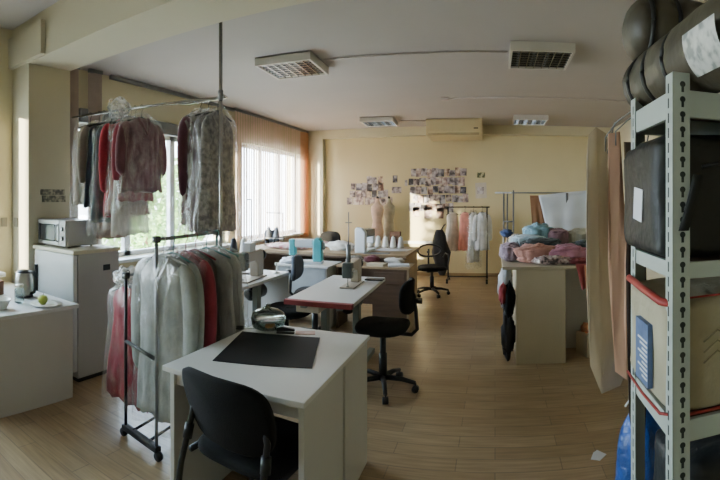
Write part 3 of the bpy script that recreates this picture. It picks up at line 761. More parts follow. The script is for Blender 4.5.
# turquoise and white machines farther back
st3 = thing('side_table', 'small grey white table under the turquoise machine', 'table', (-2.32, 4.98, 0))
MB().box(-.30, .40, 0, .50, .735, .76, .004).build('table_top', M_white, st3)
MB().box(-.27, .37, .03, .05, .42, .735).build('front_panel', mat('bluegrey_panel', '#9fa5a9', .5), st3)
for x in (-.28, .355):
    MB().box(x, x+.022, .03, .47, 0, .735, .002).build('side_panel', M_panel, st3)
tq = thing('sewing_machine', 'turquoise and white sewing machine on the small side table', 'sewing machine', (-2.13, 5.20, .76), R(12))
MB().box(-.36, .06, -.06, .10, 0, .035, .006).build('bed', M_mwhite, tq)
MB().prism([(-.055, .03), (.055, .03), (.055, .28), (.02, .315), (-.035, .315), (-.055, .28)], 'y', -.075, .075).build('pillar', M_teal, tq, bevel=.012)
MB().box(-.33, -.05, -.05, .06, .20, .30, .018).build('arm', M_mwhite, tq)
MB().box(-.36, -.28, -.055, .065, .10, .30, .014).build('needle_head', M_teal, tq)
MB().cyl((.055, 0, .22), (.085, 0, .22), .045, seg=18).build('hand_wheel', M_mwhite, tq, smooth=True)
single(crumple(.12, .09, .05, 14), 'folded_cloth', cloth('white1', '#c9ccd2'), 'white cloth bundle left of the turquoise machine', 'cloth', (-2.46, 5.08, .79), smooth=True)

# cutting table
ct = thing('cutting_table', 'long brown topped cutting table under the photo wall', 'table', (-1.10, 5.57, 0))
MB().box(-2.36, 0, 0, 1.05, .815, .85, .003).build('table_top', M_wood, ct)
MB().box(-2.36, 0, -.003, .012, .795, .816).build('edge_strip', M_brown, ct)
MB().box(-.06, -.035, .05, 1.0, 0, .815).build('side_panel', M_lightwood, ct)
MB().box(-2.32, -2.295, .05, 1.0, 0, .815).build('side_panel', M_lightwood, ct)
MB().box(-2.295, -.06, .5, .52, .1, .815).build('middle_panel', M_brown, ct)
# brown desk in front
bd = thing('brown_desk', 'brown desk with pale side panel and cluttered top by the aisle', 'desk', (-1.88, 5.16, 0))
MB().box(0, .90, 0, .38, .735, .76, .003).build('desk_top', M_lightwood, bd)
MB().box(.865, .89, .01, .36, 0, .735).build('side_panel', M_lightwood, bd)
MB().box(.0, .025, .01, .36, 0, .735).build('side_panel', M_brown, bd)
MB().box(.45, .865, .015, .033, .05, .735).build('front_panel', M_brown, bd)
MB().box(.475, .84, .006, .016, .56, .70, .003).build('drawer', M_brown, bd)

# things on the cutting table
wm = thing('sewing_machine', 'tall white machine standing end-on on the cutting table', 'sewing machine', (-1.74, 5.68, .85), R(-4))
MB().prism([(-.07, 0), (.07, 0), (.07, .27), (.03, .325), (-.05, .335), (-.07, .31)], 'y', 0, .09).build('pillar', M_mwhite, wm, bevel=.01)
MB().box(-.055, .075, .09, .40, .20, .30, .012).build('arm', M_greym, wm)
MB().box(-.065, .08, .09, .42, 0, .03, .005).build('bed', M_mwhite, wm)
MB().box(-.05, .07, .34, .42, .10, .30, .012).build('needle_head', M_mwhite, wm)
cone0 = None
def cone(label, loc, m, group=None):
    t = thing('thread_cone', label, 'thread cone', loc, 0, group)
    MB().lathe([(0, .008), (.048, .008), (.046, .03), (.028, .15), (.02, .158), (0, .158)], seg=20).build('thread', m, t, smooth=True)
    MB().lathe([(0, 0), (.042, 0), (.042, .012), (0, .012)], seg=18).build('core', M_china, t, smooth=True)
    MB().lathe([(0, .155), (.012, .155), (.011, .172), (0, .172)], seg=12).build('core_tip', M_china, t, smooth=True)
    return t
c0 = cone('white thread cone in the row of five along the back of the cutting table', (-1.80, 6.43, .85), M_thread_w, 'row of white thread cones')
for i in range(1, 5): dup_at(c0, (-1.80+i*.115, 6.43-.012*i, .85))
bx = thing('cardboard_box', 'brown box behind the white thread cones', 'box', (-1.50, 6.36+.18, .85))
# pushed to the back of the table next to the cones
bx.location = (-1.46, 6.56, .85)
MB().box(-.075, .075, -.05, .05, 0, .22, .003).build('carton', M_brownbox, bx)
MB().box(-.077, .077, -.052, .052, .17, .225, .003).build('lid', mat('brown_lid', '#7a543c', .7), bx)
single(MB().prism([(-.26, -.14), (.22, -.12), (.25, .13), (-.2, .15)], 'z', 0, .003), 'pattern_paper', M_paper, 'white pattern paper on the aisle end of the cutting table', 'paper', (-1.40, 6.15, .85))
single(MB().prism([(-.16, -.07), (.16, -.08), (.17, .07), (-.15, .08)], 'z', 0, .004), 'magazine', M_thread_g, 'dark grey magazine beside the tall white machine', 'magazine', (-1.52, 5.72, .85), .1)
single(crumple(.20, .12, .07, 21), 'folded_cloth', cloth('white2', '#d7d1c9'), 'white cloth heap on the cutting table behind the turquoise machine', 'cloth', (-2.10, 5.95, .90), smooth=True)
single(crumple(.30, .16, .045, 22, 30, 12, .3), 'folded_cloth', M_floral, 'pink floral cloth spread on the left part of the cutting table', 'cloth', (-2.86, 5.85, .885), smooth=True)
single(crumple(.22, .10, .04, 23), 'folded_cloth', cloth('pinkish', '#b58b87'), 'dusty pink cloth beside the pink floral one', 'cloth', (-2.50, 6.25, .885), smooth=True)
# thread stands
def thread_stand(label, loc, rz, h, arm=.28, tz=.10):
    t = thing('thread_stand', label, 'thread stand', loc, rz)
    MB().box(-.04, .30, -.05, .05, 0, .015, .004).cyl((.15, 0, .01), (.15, 0, tz+.005), .012).build('base', M_blackp, t)
    MB().cyl((0, 0, .01), (0, 0, h), .006).build('pole', M_greym, t, smooth=True)
    MB().box(-.005, arm, -.006, .006, h-.012, h, .002).build('thread_arm', M_greym, t)
    MB().box(-.01, .31, -.035, .035, tz, tz+.012, .003).build('tray', M_greym, t)
    return t
thread_stand('thin thread stand with two cones by the far bright window', (-3.07, 6.10, .85), R(180), .50)
for x, lb in ((-.11, 'grey thread cone nearest the stand pole by the far bright window'), (-.24, 'grey thread cone at the tray end of the thread stand by the far window')):
    cone(lb, (-3.07+x, 6.10, .9635), M_thread_g)
tp = thread_stand('tall thread stand pole on the overlock table', (-2.47, 4.16, .76), R(180), .80, .06, .20)
for (x, y_, m, lb) in ((-2.56, 4.16, M_thread_w, 'white thread cone next to the pole of the overlock table stand'), (-2.69, 4.16, M_thread_k, 'black thread cone at the tray end of the overlock table stand')):
    cone(lb, (x, y_, .9735), m)
cone('black thread cone standing directly on the overlock table', (-2.60, 3.80, .76), M_thread_k)
cone('small white thread cone beside the black one on the overlock table', (-2.66, 3.95, .76), M_thread_w)
single(MB().lathe([(0, 0), (.035, 0), (.035, .008), (.006, .012), (.006, .10), (.02, .11), (0, .115)], seg=18), 'spool_pin', M_china, 'white spool pin near the aisle corner of the overlock table', 'spool', (-2.27, 4.36, .76), smooth=True)
single(MB().box(-.09, .09, -.05, .05, 0, .012, .003), 'tool_tray', M_blackp, 'small dark tray on the far right corner of the red edged table', 'tray', (-1.17, 4.32, .765))
# clear plastic bags under the overlock table
single(crumple(.17, .20, .16, 31), 'plastic_bag', M_plastic2, 'clear plastic bag stuffed under the overlock table', 'bag', (-2.42, 3.58, .22), smooth=True)
single(crumple(.14, .14, .14, 32), 'plastic_bag', M_plastic, 'second smaller clear bag behind the first under the overlock table', 'bag', (-2.40, 4.04, .165), smooth=True)
# clutter on the brown desk
single(MB().prism([(-.13, -.09), (.12, -.08), (.13, .08), (-.12, .09)], 'z', 0, .02), 'paper_stack', M_paper, 'stack of white papers on the brown desk next to its aisle corner', 'papers', (-1.14, 5.30, .76), .3)
single(MB().prism([(-.11, -.07), (.11, -.07), (.11, .07), (-.11, .07)], 'z', 0, .03), 'notebook', M_beige, 'beige notebook in the middle of the brown desk', 'notebook', (-1.40, 5.29, .76), -.2)
single(crumple(.10, .07, .05, 41), 'cloth_scrap', cloth('wine', '#6c3038'), 'wine red cloth scrap on the brown desk', 'cloth', (-1.50, 5.42, .81), smooth=True)
single(crumple(.13, .07, .04, 42), 'cloth_scrap', cloth('white3', '#c9c4bd'), 'white cloth scrap behind the papers on the brown desk', 'cloth', (-1.22, 5.44, .80), smooth=True)
single(crumple(.10, .07, .05, 43), 'cloth_scrap', cloth('grey3', '#8f8c88'), 'grey cloth scrap at the far left of the brown desk', 'cloth', (-1.70, 5.34, .81), smooth=True)

# ------------------------------------------------------------------ back wall
def photo(px, py, w, h, m, label, group=None):
    tht = (px-495)/455; r = 9.09/cos(tht); x = r*sin(tht); z = E_+r*(198-py)/455
    s = MB().box(-w/2, w/2, -.004, 0, -h/2, h/2)
    o = single(s, 'photo_print', m, label, 'photo', (x, 9.099, z), 0, group)
    o.rotation_euler = (0, random.uniform(-.05, .05), 0)
    return o
rows = [('left', 180, 369, 383), ('left', 187, 353, 386), ('left', 194, 352, 388), ('left', 201, 350, 390),
        ('right', 172.5, 413, 468), ('right', 181.5, 411, 466), ('right', 190, 413, 466), ('right', 198.5, 415, 469), ('right', 207, 412, 452)]
for side, py, a, b in rows:
    x = a
    while x <= b:
        m = random.choice(P_mats)
        lb = 'small photo print in the smaller cluster nearest the windows on the back wall' if side == 'left' else 'small photo print in the big dense cluster on the back wall above the dresses'
        photo(x+random.uniform(-.6, .6), py+random.uniform(-.8, .8), random.uniform(.10, .14), random.uniform(.13, .18), m, lb, lb.replace('small photo print', 'photo prints'))
        x += 5.6
photo(395, 179, .10, .15, P_mats[3], 'small photo print alone above the wide print between the two clusters')
photo(396.5, 190, .20, .13, P_mats[1], 'wide photo print between the two photo clusters')
photo(406, 183, .05, .12, P_mats[3], 'narrow dark photo print left of the big cluster')
photo(481, 175, .16, .11, mat_print('photo_green', '#4a4e38', '#8d8a60', '#cfc6a4'), 'landscape photo print right of the big cluster, upper one')
photo(481, 190.5, .22, .31, mat('pale_mount', '#c9bfb4', .7), 'large pale framed picture below the landscape print')
photo(480.5, 190.5, .13, .14, P_mats[1], 'dark square picture inside the large pale mount').location.y = 9.094
photo(416, 212, .14, .2, P_mats[2], 'larger print under the big cluster, left of three')
photo(428, 213, .16, .22, P_mats[4], 'larger print under the big cluster, middle of three')
photo(440, 213, .15, .22, P_mats[2], 'larger print under the big cluster, right of three')

# dress forms
def dress_form(label, loc, m):
    t = thing('dress_form', label, 'mannequin', loc)
    def f(u, v):
        z = [.72, .80, .92, 1.02, 1.12, 1.24, 1.34, 1.41, 1.45, 1.52, 1.56][int(round(v*10))]
        w = [.10, .155, .165, .14, .115, .15, .165, .15, .09, .05, .045][int(round(v*10))]
        a = 2*pi*u
        return Vector((.78*w*cos(a), .6*w*sin(a), z))
    MB().grid(f, 24, 10, True, True, True).build('torso', m, t, smooth=True)
    MB().lathe([(0, 1.56), (.03, 1.56), (.02, 1.60), (0, 1.61)], seg=14).build('neck_cap', M_blackp, t, smooth=True)
    MB().cyl((0, 0, .04), (0, 0, .75), .014).build('pole', M_greym, t, smooth=True)
    MB().lathe([(0, 0), (.14, 0), (.14, .015), (.03, .05), (0, .05)], seg=24).build('base', M_blackp, t, smooth=True)
dress_form('peach dress form standing behind the cutting table', (-2.29, 8.66, 0), cloth('peachform', '#d3b6a6'))
dress_form('grey green dress form right of the peach one', (-2.12, 8.93, 0), cloth('greyform', '#b5b09c'))

# back rack
br = thing('garment_rack', 'black garment rack with white and pink dresses at the back wall', 'garment rack', (-.52, 8.5, 0))
for x in (-.36, .37):
    MB().cyl((x, 0, .06), (x, 0, 1.40), .013).build('post', M_blackm, br, smooth=True)
    ft = MB().box(x-.02, x+.02, -.22, .22, .05, .08, .006).build('foot', M_blackp, br)
    for y_ in (-.2, .2): MB().cyl((x-.018, y_, .027), (x+.018, y_, .027), .027, seg=14).build('castor', M_blackp, ft, smooth=True)
MB().cyl((-.40, 0, 1.40), (.42, 0, 1.40), .012).build('rail', M_blackm, br, smooth=True)
MB().cyl((-.36, 0, .10), (.37, 0, .10), .010).build('lower_rail', M_blackm, br, smooth=True)
BG = 'dresses on the back wall rack'
garment('hanging_dress', 'white dress at the aisle chair side of the back rack', 'clothes', (-.80, 8.5, 1.4), R(35), .82, .15, cloth('whitedress', '#e3d8cc'), 'dress', None, M_blackp, BG, 71, .06)
garment('hanging_dress', 'salmon pink dress on the back wall rack', 'clothes', (-.56, 8.48, 1.4), R(15), .80, .115, cloth('salmon', '#e09384'), 'coat', None, M_blackp, BG, 72, .06)
garment('hanging_dress', 'long white dress right of the salmon one on the back rack', 'clothes', (-.40, 8.5, 1.4), R(45), 1.02, .13, cloth('white4', '#e4e3e0'), 'dress', M_plastic, M_blackp, BG, 73, .06)
garment('hanging_shirt', 'white shirt at the far right of the back rack', 'clothes', (-.24, 8.5, 1.4), R(30), .80, .15, cloth('white5', '#e2e4e8'), 'jacket', None, M_blackp, BG, 74, .06)
# dark coat slung over the left post
s = MB()
def fcoat(u, v):
    a = 2*pi*u; w = [.06, .10, .13, .14, .15, .15, .13, .10, .05][int(round(v*8))]
    n1 = noise.noise(Vector((cos(a)*2, sin(a)*2, v*5)))
    return Vector((w*cos(a)*(1+.25*n1)+.05*(v-.4), w*.7*sin(a)*(1+.25*n1), 1.0-.82*v))
s.grid(fcoat, 28, 8, True, True, True)
ck = thing('draped_coat', 'dark coat draped over the end of the back rack next to the armrest chair', 'coat', (-.98, 8.14, 0))
s.build('cloth_body', cloth('blackcoat', '#241f1c'), ck, smooth=True)
MB().tube([(0, .0, .97), (.04, .12, 1.06), (.06, .26, 1.08)], .012).build('hanger_hook', M_blackm, ck, smooth=True)

# ------------------------------------------------------------------ right table with cloth pile
rt = thing('work_table', 'beige panelled work table carrying the pile of clothes', 'table', (.20, 4.28, 0))
MB().box(-.13, 1.3, -.02, .80, .895, .925, .003).build('table_top', M_beige, rt)
MB().box(0, .47, 0, .025, 0, .895, .002).build('end_panel', M_beige, rt)
MB().box(.47, 1.25, .42, .44, 0, .895).build('back_panel', M_panel, rt)
MB().box(0, .025, .025, .78, 0, .895).build('side_panel', M_beige, rt)
MB().box(1.225, 1.25, .025, .78, 0, .895).build('side_panel', M_beige, rt)
PG = 'clothes piled on the work table'
pile = [  # px, py centre, depth y, half sizes, material, label
 (538, 230, 4.86, .15, .12, .07, cloth('lightblue', '#7fa3b0'), 'light blue garment near the top of the clothes pile'),
 (557, 233, 4.80, .12, .10, .05, cloth('mauve2', '#8d6a72'), 'mauve garment beside the light blue one in the clothes pile'),
 (579, 234, 4.86, .15, .12, .06, cloth('cream2', '#b5b09c'), 'cream garment at the right of the clothes pile'),
 (529, 238, 4.70, .17, .10, .035, cloth('iceblue', '#b3c6cf'), 'ice blue white garment under the light blue one'),
 (540, 243, 4.62, .22, .12, .05, cloth('slate', '#3d4446'), 'slate grey garment across the middle of the clothes pile'),
 (583, 246, 4.60, .12, .14, .06, cloth('slate2', '#4a5254'), 'dark slate garment tucked at the right end of the clothes pile'),
 (535, 250, 4.48, .19, .10, .06, cloth('salmon2', '#b58274'), 'salmon pink garment at the front of the clothes pile'),
 (568, 251, 4.46, .20, .11, .065, cloth('pink2', '#a76f80'), 'dusty pink garment at the front of the clothes pile'),
 (510, 247, 4.62, .10, .12, .05, cloth('lilac', '#9a8894'), 'lilac garment hanging over the aisle corner of the work table'),
 (553, 259, 4.36, .19, .06, .035, M_pattern, 'black and white patterned cloth at the table front edge'),
 (578, 261, 4.36, .10, .06, .035, cloth('red2', '#7a3336'), 'dark red cloth at the table front edge'),
 (516, 240, 4.80, .07, .07, .06, cloth('white6', '#bdbcb8'), 'small white garment behind the lilac one'),
]
for i, (px, py, yy, a, b, c_, m, lb) in enumerate(pile):
    tht = (px-495)/455; r = yy/cos(tht); x = r*sin(tht); z = E_+r*(198-py)/455
    zc = max(z, .925+c_*.9)
    s = MB()
    def f(u, v, i=i, a=a, b=b, c_=c_, bot=.925-zc):
        th = 2*pi*u; p_ = pi*(.02+.96*v)
        d = Vector((sin(p_)*cos(th), sin(p_)*sin(th), cos(p_)))
        r_ = 1+.28*noise.noise(d*2+Vector((i*5.3, 0, 0)))+.16*noise.noise(d*6+Vector((0, i*3.7, 0)))-.20*abs(noise.noise(Vector((d.x*3+d.y*5, d.y*4-d.x*2, d.z*5+i*2.9))))-.10*abs(noise.noise(d*9+Vector((i, 0, 0))))+.06
        zz = d.z*c_*r_
        if d.z < 0: zz = max(bot+.002, bot*(-d.z)**.5)
        return Vector((d.x*a*r_, d.y*b*r_, zz))
    s.grid(f, 60, 28, True, True, True)
    single(s, 'crumpled_garment', m, lb, 'clothes', (x, yy, zc), 0, PG, smooth=True)
def drape(pts_top, pts_bot, name, m, label, n=10, amp=.012, loc=(0, 0, 0), solid=.004, seed=1, cat='cloth'):
    s = MB()
    def f(u, v):
        k = u*(len(pts_top)-1); i = min(int(k), len(pts_top)-2); q = k-i
        t_ = Vector(pts_top[i]).lerp(Vector(pts_top[i+1]), q); b_ = Vector(pts_bot[i]).lerp(Vector(pts_bot[i+1]), q)
        p = t_.lerp(b_, v)
        return p + Vector((0, amp*sin(u*14+seed+v*2)*v+amp*noise.noise(Vector((u*4, v*4, seed))), 0))
    s.grid(f, 24, n)
    return single(s, name, m, label, cat, loc, smooth=True, solid=solid)
drape([(.76, 4.25, .945), (.94, 4.245, .945)], [(.82, 4.235, .70), (.90, 4.235, .72)], 'hanging_scrap', cloth('redlace', '#8c3a38'), 'dark red lace scrap hanging over the front of the work table')
drape([(.84, 4.215, .935), (.98, 4.215, .935)], [(.86, 4.205, .60), (.98, 4.205, .66)], 'hanging_scrap', cloth('orange2', '#c07a52'), 'orange cloth strip hanging over the front of the work table', seed=3)
single(crumple(.07, .06, .05, 51), 'cloth_scrap', cloth('orange3', '#c4805a'), 'orange scrap under the right side of the work table', 'cloth', (.93, 4.5, .26), smooth=True)
single(MB().box(-.10, .10, -.10, .10, 0, .22, .004), 'storage_box', M_beige, 'beige box on the floor under the work table holding the orange scrap', 'box', (.95, 4.5, 0), .4)
single(crumple(.07, .07, .19, 52, amp=.3), 'hanging_bag', cloth('white7', '#b9bcc0'), 'white bag hanging by the aisle side of the work table', 'bag', (.10, 4.44, .705), smooth=True)
single(crumple(.055, .08, .16, 53, amp=.3), 'hanging_bag', M_black, 'black bag hanging against the side panel of the work table', 'bag', (.135, 4.40-.06, .60), smooth=True)
single(crumple(.04, .05, .10, 54, amp=.35), 'cloth_scrap', cloth('red4', '#8d2c30'), 'red cloth sticking out between the white and black bags', 'cloth', (.075, 4.33, .66), smooth=True)
single(crumple(.06, .07, .24, 55, amp=.5), 'cable_tangle', M_blackp, 'dark tangled cables low at the aisle side of the work table', 'cables', (.13, 4.42, .24), smooth=True)

# rack and paper behind the pile
rr = thing('garment_rack', 'thin metal rack behind the clothes pile holding white pattern paper', 'garment rack', (.55, 5.25, 0))
for x, y_, z in ((-.45, 0, 1.63), (-.405, .12, 1.62), (-.34, -.05, 1.66), (.62, 0, 1.63)):
    MB().cyl((x, y_, .03), (x, y_, z), .010).build('post', M_greym, rr, smooth=True)
MB().cyl((-.55, 0, 1.63), (.66, 0, 1.63), .008).build('rail', M_greym, rr, smooth=True)
for x in (-.45, .62): MB().box(x-.02, x+.02, -.25, .25, 0, .035, .006).build('foot', M_blackp, rr)
for p_, q_ in (((-.405, .12, 1.2), (-.45, .0, 1.2)), ((-.34, -.05, 1.3), (-.45, 0, 1.3))): MB().cyl(p_, q_, .008).build('cross_bar', M_greym, rr, smooth=True)
drape([(.50, 5.21, 1.60), (.80, 5.21, 1.635), (1.09, 5.21, 1.66)], [(.60, 5.16, 1.16), (.84, 5.14, 1.15), (1.13, 5.16, 1.16)], 'pattern_paper', M_paper, 'large white pattern paper hung on the rack behind the clothes pile', amp=.01, solid=.002, cat='paper')
drape([(.40, 5.23, 1.60), (.52, 5.23, 1.60)], [(.43, 5.2, 1.20), (.60, 5.2, 1.20)], 'kraft_sheet', M_kraft, 'brown kraft sheet peeking out beside the white pattern paper', amp=.004, solid=.002, seed=5, cat='paper')
single(MB().box(-.014, .014, -.006, .006, -.12, .03, .003), 'clip', M_greym, 'metal clip on the white pattern paper', 'clip', (.83, 5.20, 1.60), .1)
single(crumple(.065, .06, .045, 56), 'cloth_scrap', cloth('navy2', '#3a4a70'), 'navy cloth knotted on the thin rack post', 'cloth', (.13, 5.2, 1.17), smooth=True)

# ------------------------------------------------------------------ hanging patterns beside the shelf
def sheet(label, pts, m, y0, hang, wave=.02, seed=1, name='paper_pattern', tilt=0):
    """outline of (x, z) points, flat-ish sheet at depth y0, with a wire hook up to the shelf beam"""
    t = thing(name, label, 'pattern', (0, 0, 0))
    s = MB(); s.bm.faces.new([s.bm.verts.new((x, y0, z)) for x, z in pts])
    bmesh.ops.triangulate(s.bm, faces=s.bm.faces)
    for _ in range(3): bmesh.ops.subdivide_edges(s.bm, edges=s.bm.edges, cuts=1)
    for v in s.bm.verts:
        v.co.y += wave*sin(v.co.x*22+seed+v.co.z*1.3) + tilt*(v.co.x-.5) + .01*noise.noise(Vector((v.co.x*5, v.co.z*3, seed)))
    s.build('sheet', m, t, smooth=True, solid=.002)
    hx, hz = hang
    MB().tube([(hx, y0-.0, hz-.03), (hx, y0-.0, hz+.03), (hx+.03, y0-.07, 1.885), (hx+.04, 1.60, 1.90), (.56, 1.53, 1.885)], .003, 6).build('hook', M_greym, t, smooth=True)
    return t
sheet('long beige film pattern with rounded top hanging beside the shelf', [(.385, 1.74), (.395, 1.84), (.43, 1.875), (.475, 1.85), (.50, 1.78), (.545, 1.72), (.56, 1.3), (.57, .82), (.54, .75), (.45, .735), (.40, .86), (.385, 1.2), (.39, 1.5)], M_film, 1.90, (.47, 1.80), .014, 1)
sheet('peach paper pattern strip with pointed foot hanging beside the shelf', [(.47, 1.84), (.52, 1.85), (.535, 1.55), (.575, 1.38), (.545, 1.42), (.53, 1.2), (.55, .80), (.50, .84), (.47, 1.3)], M_peach, 1.84, (.50, 1.82), .010, 2)
sheet('small brown patch pattern behind the beige film', [(.40, 1.48), (.46, 1.70), (.50, 1.70), (.52, 1.35), (.45, 1.38)], M_kraft, 1.935, (.47, 1.67), .006, 3)
sheet('brown grey kraft pattern hanging next to the far shelf post', [(.52, 1.80), (.60, 1.80), (.605, 1.52), (.53, 1.52)], mat('grey_kraft', '#5f5342', .8), 1.79, (.56, 1.77), .006, 4)
sheet('dark brown cloth pattern hanging lowest beside the far shelf post', [(.53, 1.55), (.60, 1.60), (.615, .9), (.60, .62), (.555, .52), (.53, .70), (.515, 1.3)], M_darkcloth, 1.75, (.57, 1.54), .010, 5, 'cloth_pattern')

# ------------------------------------------------------------------ metal shelf
SU = Vector((1, -.01, 0)).normalized(); SV = Vector((.01, 1, 0)).normalized(); SO = Vector((.473, 1.150, 0))
sh = thing('metal_shelf', 'grey slotted steel shelving unit at the right edge', 'shelf', SO, atan2(SU.y, SU.x))
SW, SD, SH = 1.0, .40, 1.916
def post(x, y_, sx, sy):
    p = MB(); w = .052; th = .003
    p.box(min(x, x+sx*w), max(x, x+sx*w), min(y_, y_+sy*th), max(y_, y_+sy*th), 0, SH)
    p.box(min(x, x+sx*th), max(x, x+sx*th), min(y_, y_+sy*w), max(y_, y_+sy*w), 0, SH)
    z = .05
    fy = y_-sy*.0006; fx = x-sx*.0006
    def kh(cx, z, face):
        n = 12
        if face == 'f':
            p.bm.faces.new([p.bm.verts.new((cx+.0085*cos(i*2*pi/n), fy, z+.008+.0085*sin(i*2*pi/n))) for i in range(n)]).material_index = 1
            p.quad((cx-.004, fy, z-.014), (cx+.004, fy, z-.014), (cx+.004, fy, z+.004), (cx-.004, fy, z+.004), mi=1)
        else:
            p.quad((fx, cx-.005, z-.014), (fx, cx+.005, z-.014), (fx, cx+.005, z+.014), (fx, cx-.005, z+.014), mi=1)
    while z < SH-.02:
        kh(x+sx*.03, z, 'f'); kh(y_+sy*.03, z, 's'); z += .0415
    return p
for (x, y_, sx, sy) in ((0, 0, 1, 1), (SW, 0, -1, 1), (0, SD, 1, -1), (SW, SD, -1, -1)):
    post(x, y_, sx, sy).build('post', [M_shelf, M_hole], sh)
for (z0, z1) in ((1.795, 1.87), (1.345, 1.391), (.891, .952), (.43, .48)):
    MB().box(.005, SW-.005, .003, .02, z0, z1, .002).build('front_beam', M_shelf, sh)
    MB().box(.005, SW-.005, SD-.02, SD-.003, z0, z1, .002).build('rear_beam', M_shelf, sh)
    for x in (.004, SW-.02): MB().box(x, x+.016, .02, SD-.02, z0, z1, .002).build('side_beam', M_shelf, sh)
    MB().box(.02, SW-.02, .02, SD-.02, z1-.014, z1-.002).build('shelf_board', M_board, sh)

def SP(x, y_, z): return SO+SU*x+SV*y_+Vector((0, 0, z))
def sack(label, p0, p1, r, seed, bands, squash=1.0, note=False):
    t = thing('fabric_roll', label, 'fabric roll', (0, 0, 0))
    p0, p1 = Vector(p0), Vector(p1); L = (p1-p0).length; d = (p1-p0)/L
    a = d.cross(Vector((0, 0, 1))).normalized(); b = a.cross(d)
    def rad(v):
        e = min(v, 1-v)*L/(r*.85)
        rr_ = r*math.sqrt(max(0, 1-(1-min(1, e))**2))
        for q in bands: rr_ *= 1-.10*math.exp(-((v-q)*L/.022)**2)
        return max(rr_, .012)
    def f(u, v):
        vv = .5-.5*cos(pi*v) if False else v
        th = 2*pi*u; q = rad(vv)
        n1 = noise.noise(Vector((cos(th)*1.8+seed*3, sin(th)*1.8, vv*L*5)))
        n2 = noise.noise(Vector((cos(th)*5+seed, sin(th)*5, vv*L*10)))
        q *= 1+.06*n1+.03*n2
        zz = sin(th)*q*squash
        return p0+d*(vv*L)+a*(cos(th)*q)+b*zz
    MB().grid(f, 48, 60, True, True, True).build('wrapped_body', M_sack, t, smooth=True)
    for q in bands:
        MB().tube([p0+d*(q*L)+a*(cos(i*pi/16)*r*.925)+b*(sin(i*pi/16)*r*.925*squash) for i in range(33)], .010, 8).build('tie_band', M_band, t, smooth=True)
    if note:
        c = p0+d*(.87*L); ang0 = note
        def fn(u, v):
            th = ang0+(v-.5)*.95; q = r*1.07
            return c+d*((u-.5)*.17)+a*(cos(th)*q)+b*(sin(th)*q*squash)
        MB().grid(fn, 4, 6).build('paper_note', M_note, t, smooth=True)
    return t
sack('black banded fabric roll lying along the end of the metal shelf top', (.585, 1.73, 1.996), (.62, .93, 1.996), .118, 1, (.16, .34, .55), note=-.42)
sack('second dark fabric roll lying across behind and above the banded one', (.50, 1.74, 2.24), (1.5, 1.70, 2.24), .14, 2, (.09, .20, .5))

def softbox(x0, x1, y0, y1, z0, z1, puff, seed, nse=.012, k=.35):
    s = MB()
    c = ((x0+x1)/2, (y0+y1)/2, (z0+z1)/2); h = ((x1-x0)/2, (y1-y0)/2, (z1-z0)/2)
    def f(u, v):
        th = 2*pi*u; p_ = -pi/2+pi*(.02+.96*v)
        def e(q, n): return math.copysign(abs(q)**n, q)
        d = Vector((e(cos(p_), k)*e(cos(th), k), e(cos(p_), k)*e(sin(th), k), e(sin(p_), k)))
        n1 = noise.noise(Vector((d.x*2.2+seed, d.y*2.2, d.z*2.2)))+.5*noise.noise(Vector((d.x*6, d.y*6+seed, d.z*6)))
        zz = c[2]+d.z*h[2]*(1+puff*(1-d.x*d.x*.7)*(1 if d.z > 0 else 0))
        return Vector((c[0]+d.x*(h[0]+nse*n1), c[1]+d.y*(h[1]+nse*n1), max(z0, zz+nse*n1*(1 if d.z > -.5 else 0))))
    return s.grid(f, 64, 32, True, True, True)
bg = thing('storage_bag', 'black soft bag filling the upper shelf compartment', 'bag', SO, atan2(SU.y, SU.x))
softbox(-.030, .985, .045, .43, 1.392, 1.755, .05, 3, .012, .16).build('bag_body', M_bag, bg, smooth=True)
MB().tube([(.10, .022, 1.66), (.30, .016, 1.70), (.55, .014, 1.71), (.90, .022, 1.68)], .006, 6).build('piping', M_band, bg, smooth=True)
s = MB()
s.grid(lambda u, v: Vector((.075-.045*v+.03*(u-.5)*1.0, -.006-.004*sin(pi*v), 1.635-.155*v)), 2, 8)
s.build('strap', mat('strap_web', '#141715', .7), bg, solid=.003)
MB().obox((-.036, .20, 1.55), (.003, .085, .10), Matrix.Rotation(.12, 3, 'X')).build('paper_tag', M_paper, bg)
cb = thing('quilt_bag', 'cream quilt in a clear bag with red piping on the middle shelf', 'bag', SO, atan2(SU.y, SU.x))
softbox(-.012, .98, .022, .40, .953, 1.285, .04, 9, .010, .18).build('quilt', M_duvet, cb, smooth=True)
MB().tube([(-.012, .38, 1.29), (-.018, .2, 1.285), (-.012, .06, 1.275), (.03, .018, 1.27)], .012, 8).tube([(.06, .024, 1.287), (.5, .02, 1.295), (.95, .024, 1.287)], .003, 8).build('upper_piping', M_redpipe, cb, smooth=True)
MB().tube([(-.018, .38, .962), (-.022, .2, .960), (-.018, .05, .962), (.03, .016, .962), (.5, .012, .962), (.95, .016, .962)], .0045, 8).build('lower_piping', M_redpipe, cb, smooth=True)
lb_ = MB().box(-.028, -.012, .13, .25, 1.0, 1.19).build('label_card', M_label, cb)
pr = MB()
for i in range(9): pr.box(-.0290, -.0278, .135, .135+.05+.04*((i*7) % 3)/2, 1.02+i*.014, 1.026+i*.014)
pr.build('label_print', M_paper, lb_)
ch = MB()
for i in range(3):
    z = 1.10+i*.03
    ch.tube([(.10+j*.045, .012, z+(.03 if j % 2 else 0)) for j in range(18)], .0025, 6)
ch.build('chevron_stitching', mat('stitch', '#7d775f', .8), cb, smooth=True)
db = thing('storage_bag', 'dark bag under the quilt on the lower shelf', 'bag', SO, atan2(SU.y, SU.x))
softbox(.05, .95, .04, .37, .482, .80, .06, 15).build('bag_body', mat('dark_grey_bag', '#23272a', .5, .2, 6, bump=.6, bscale=10), db, smooth=True)
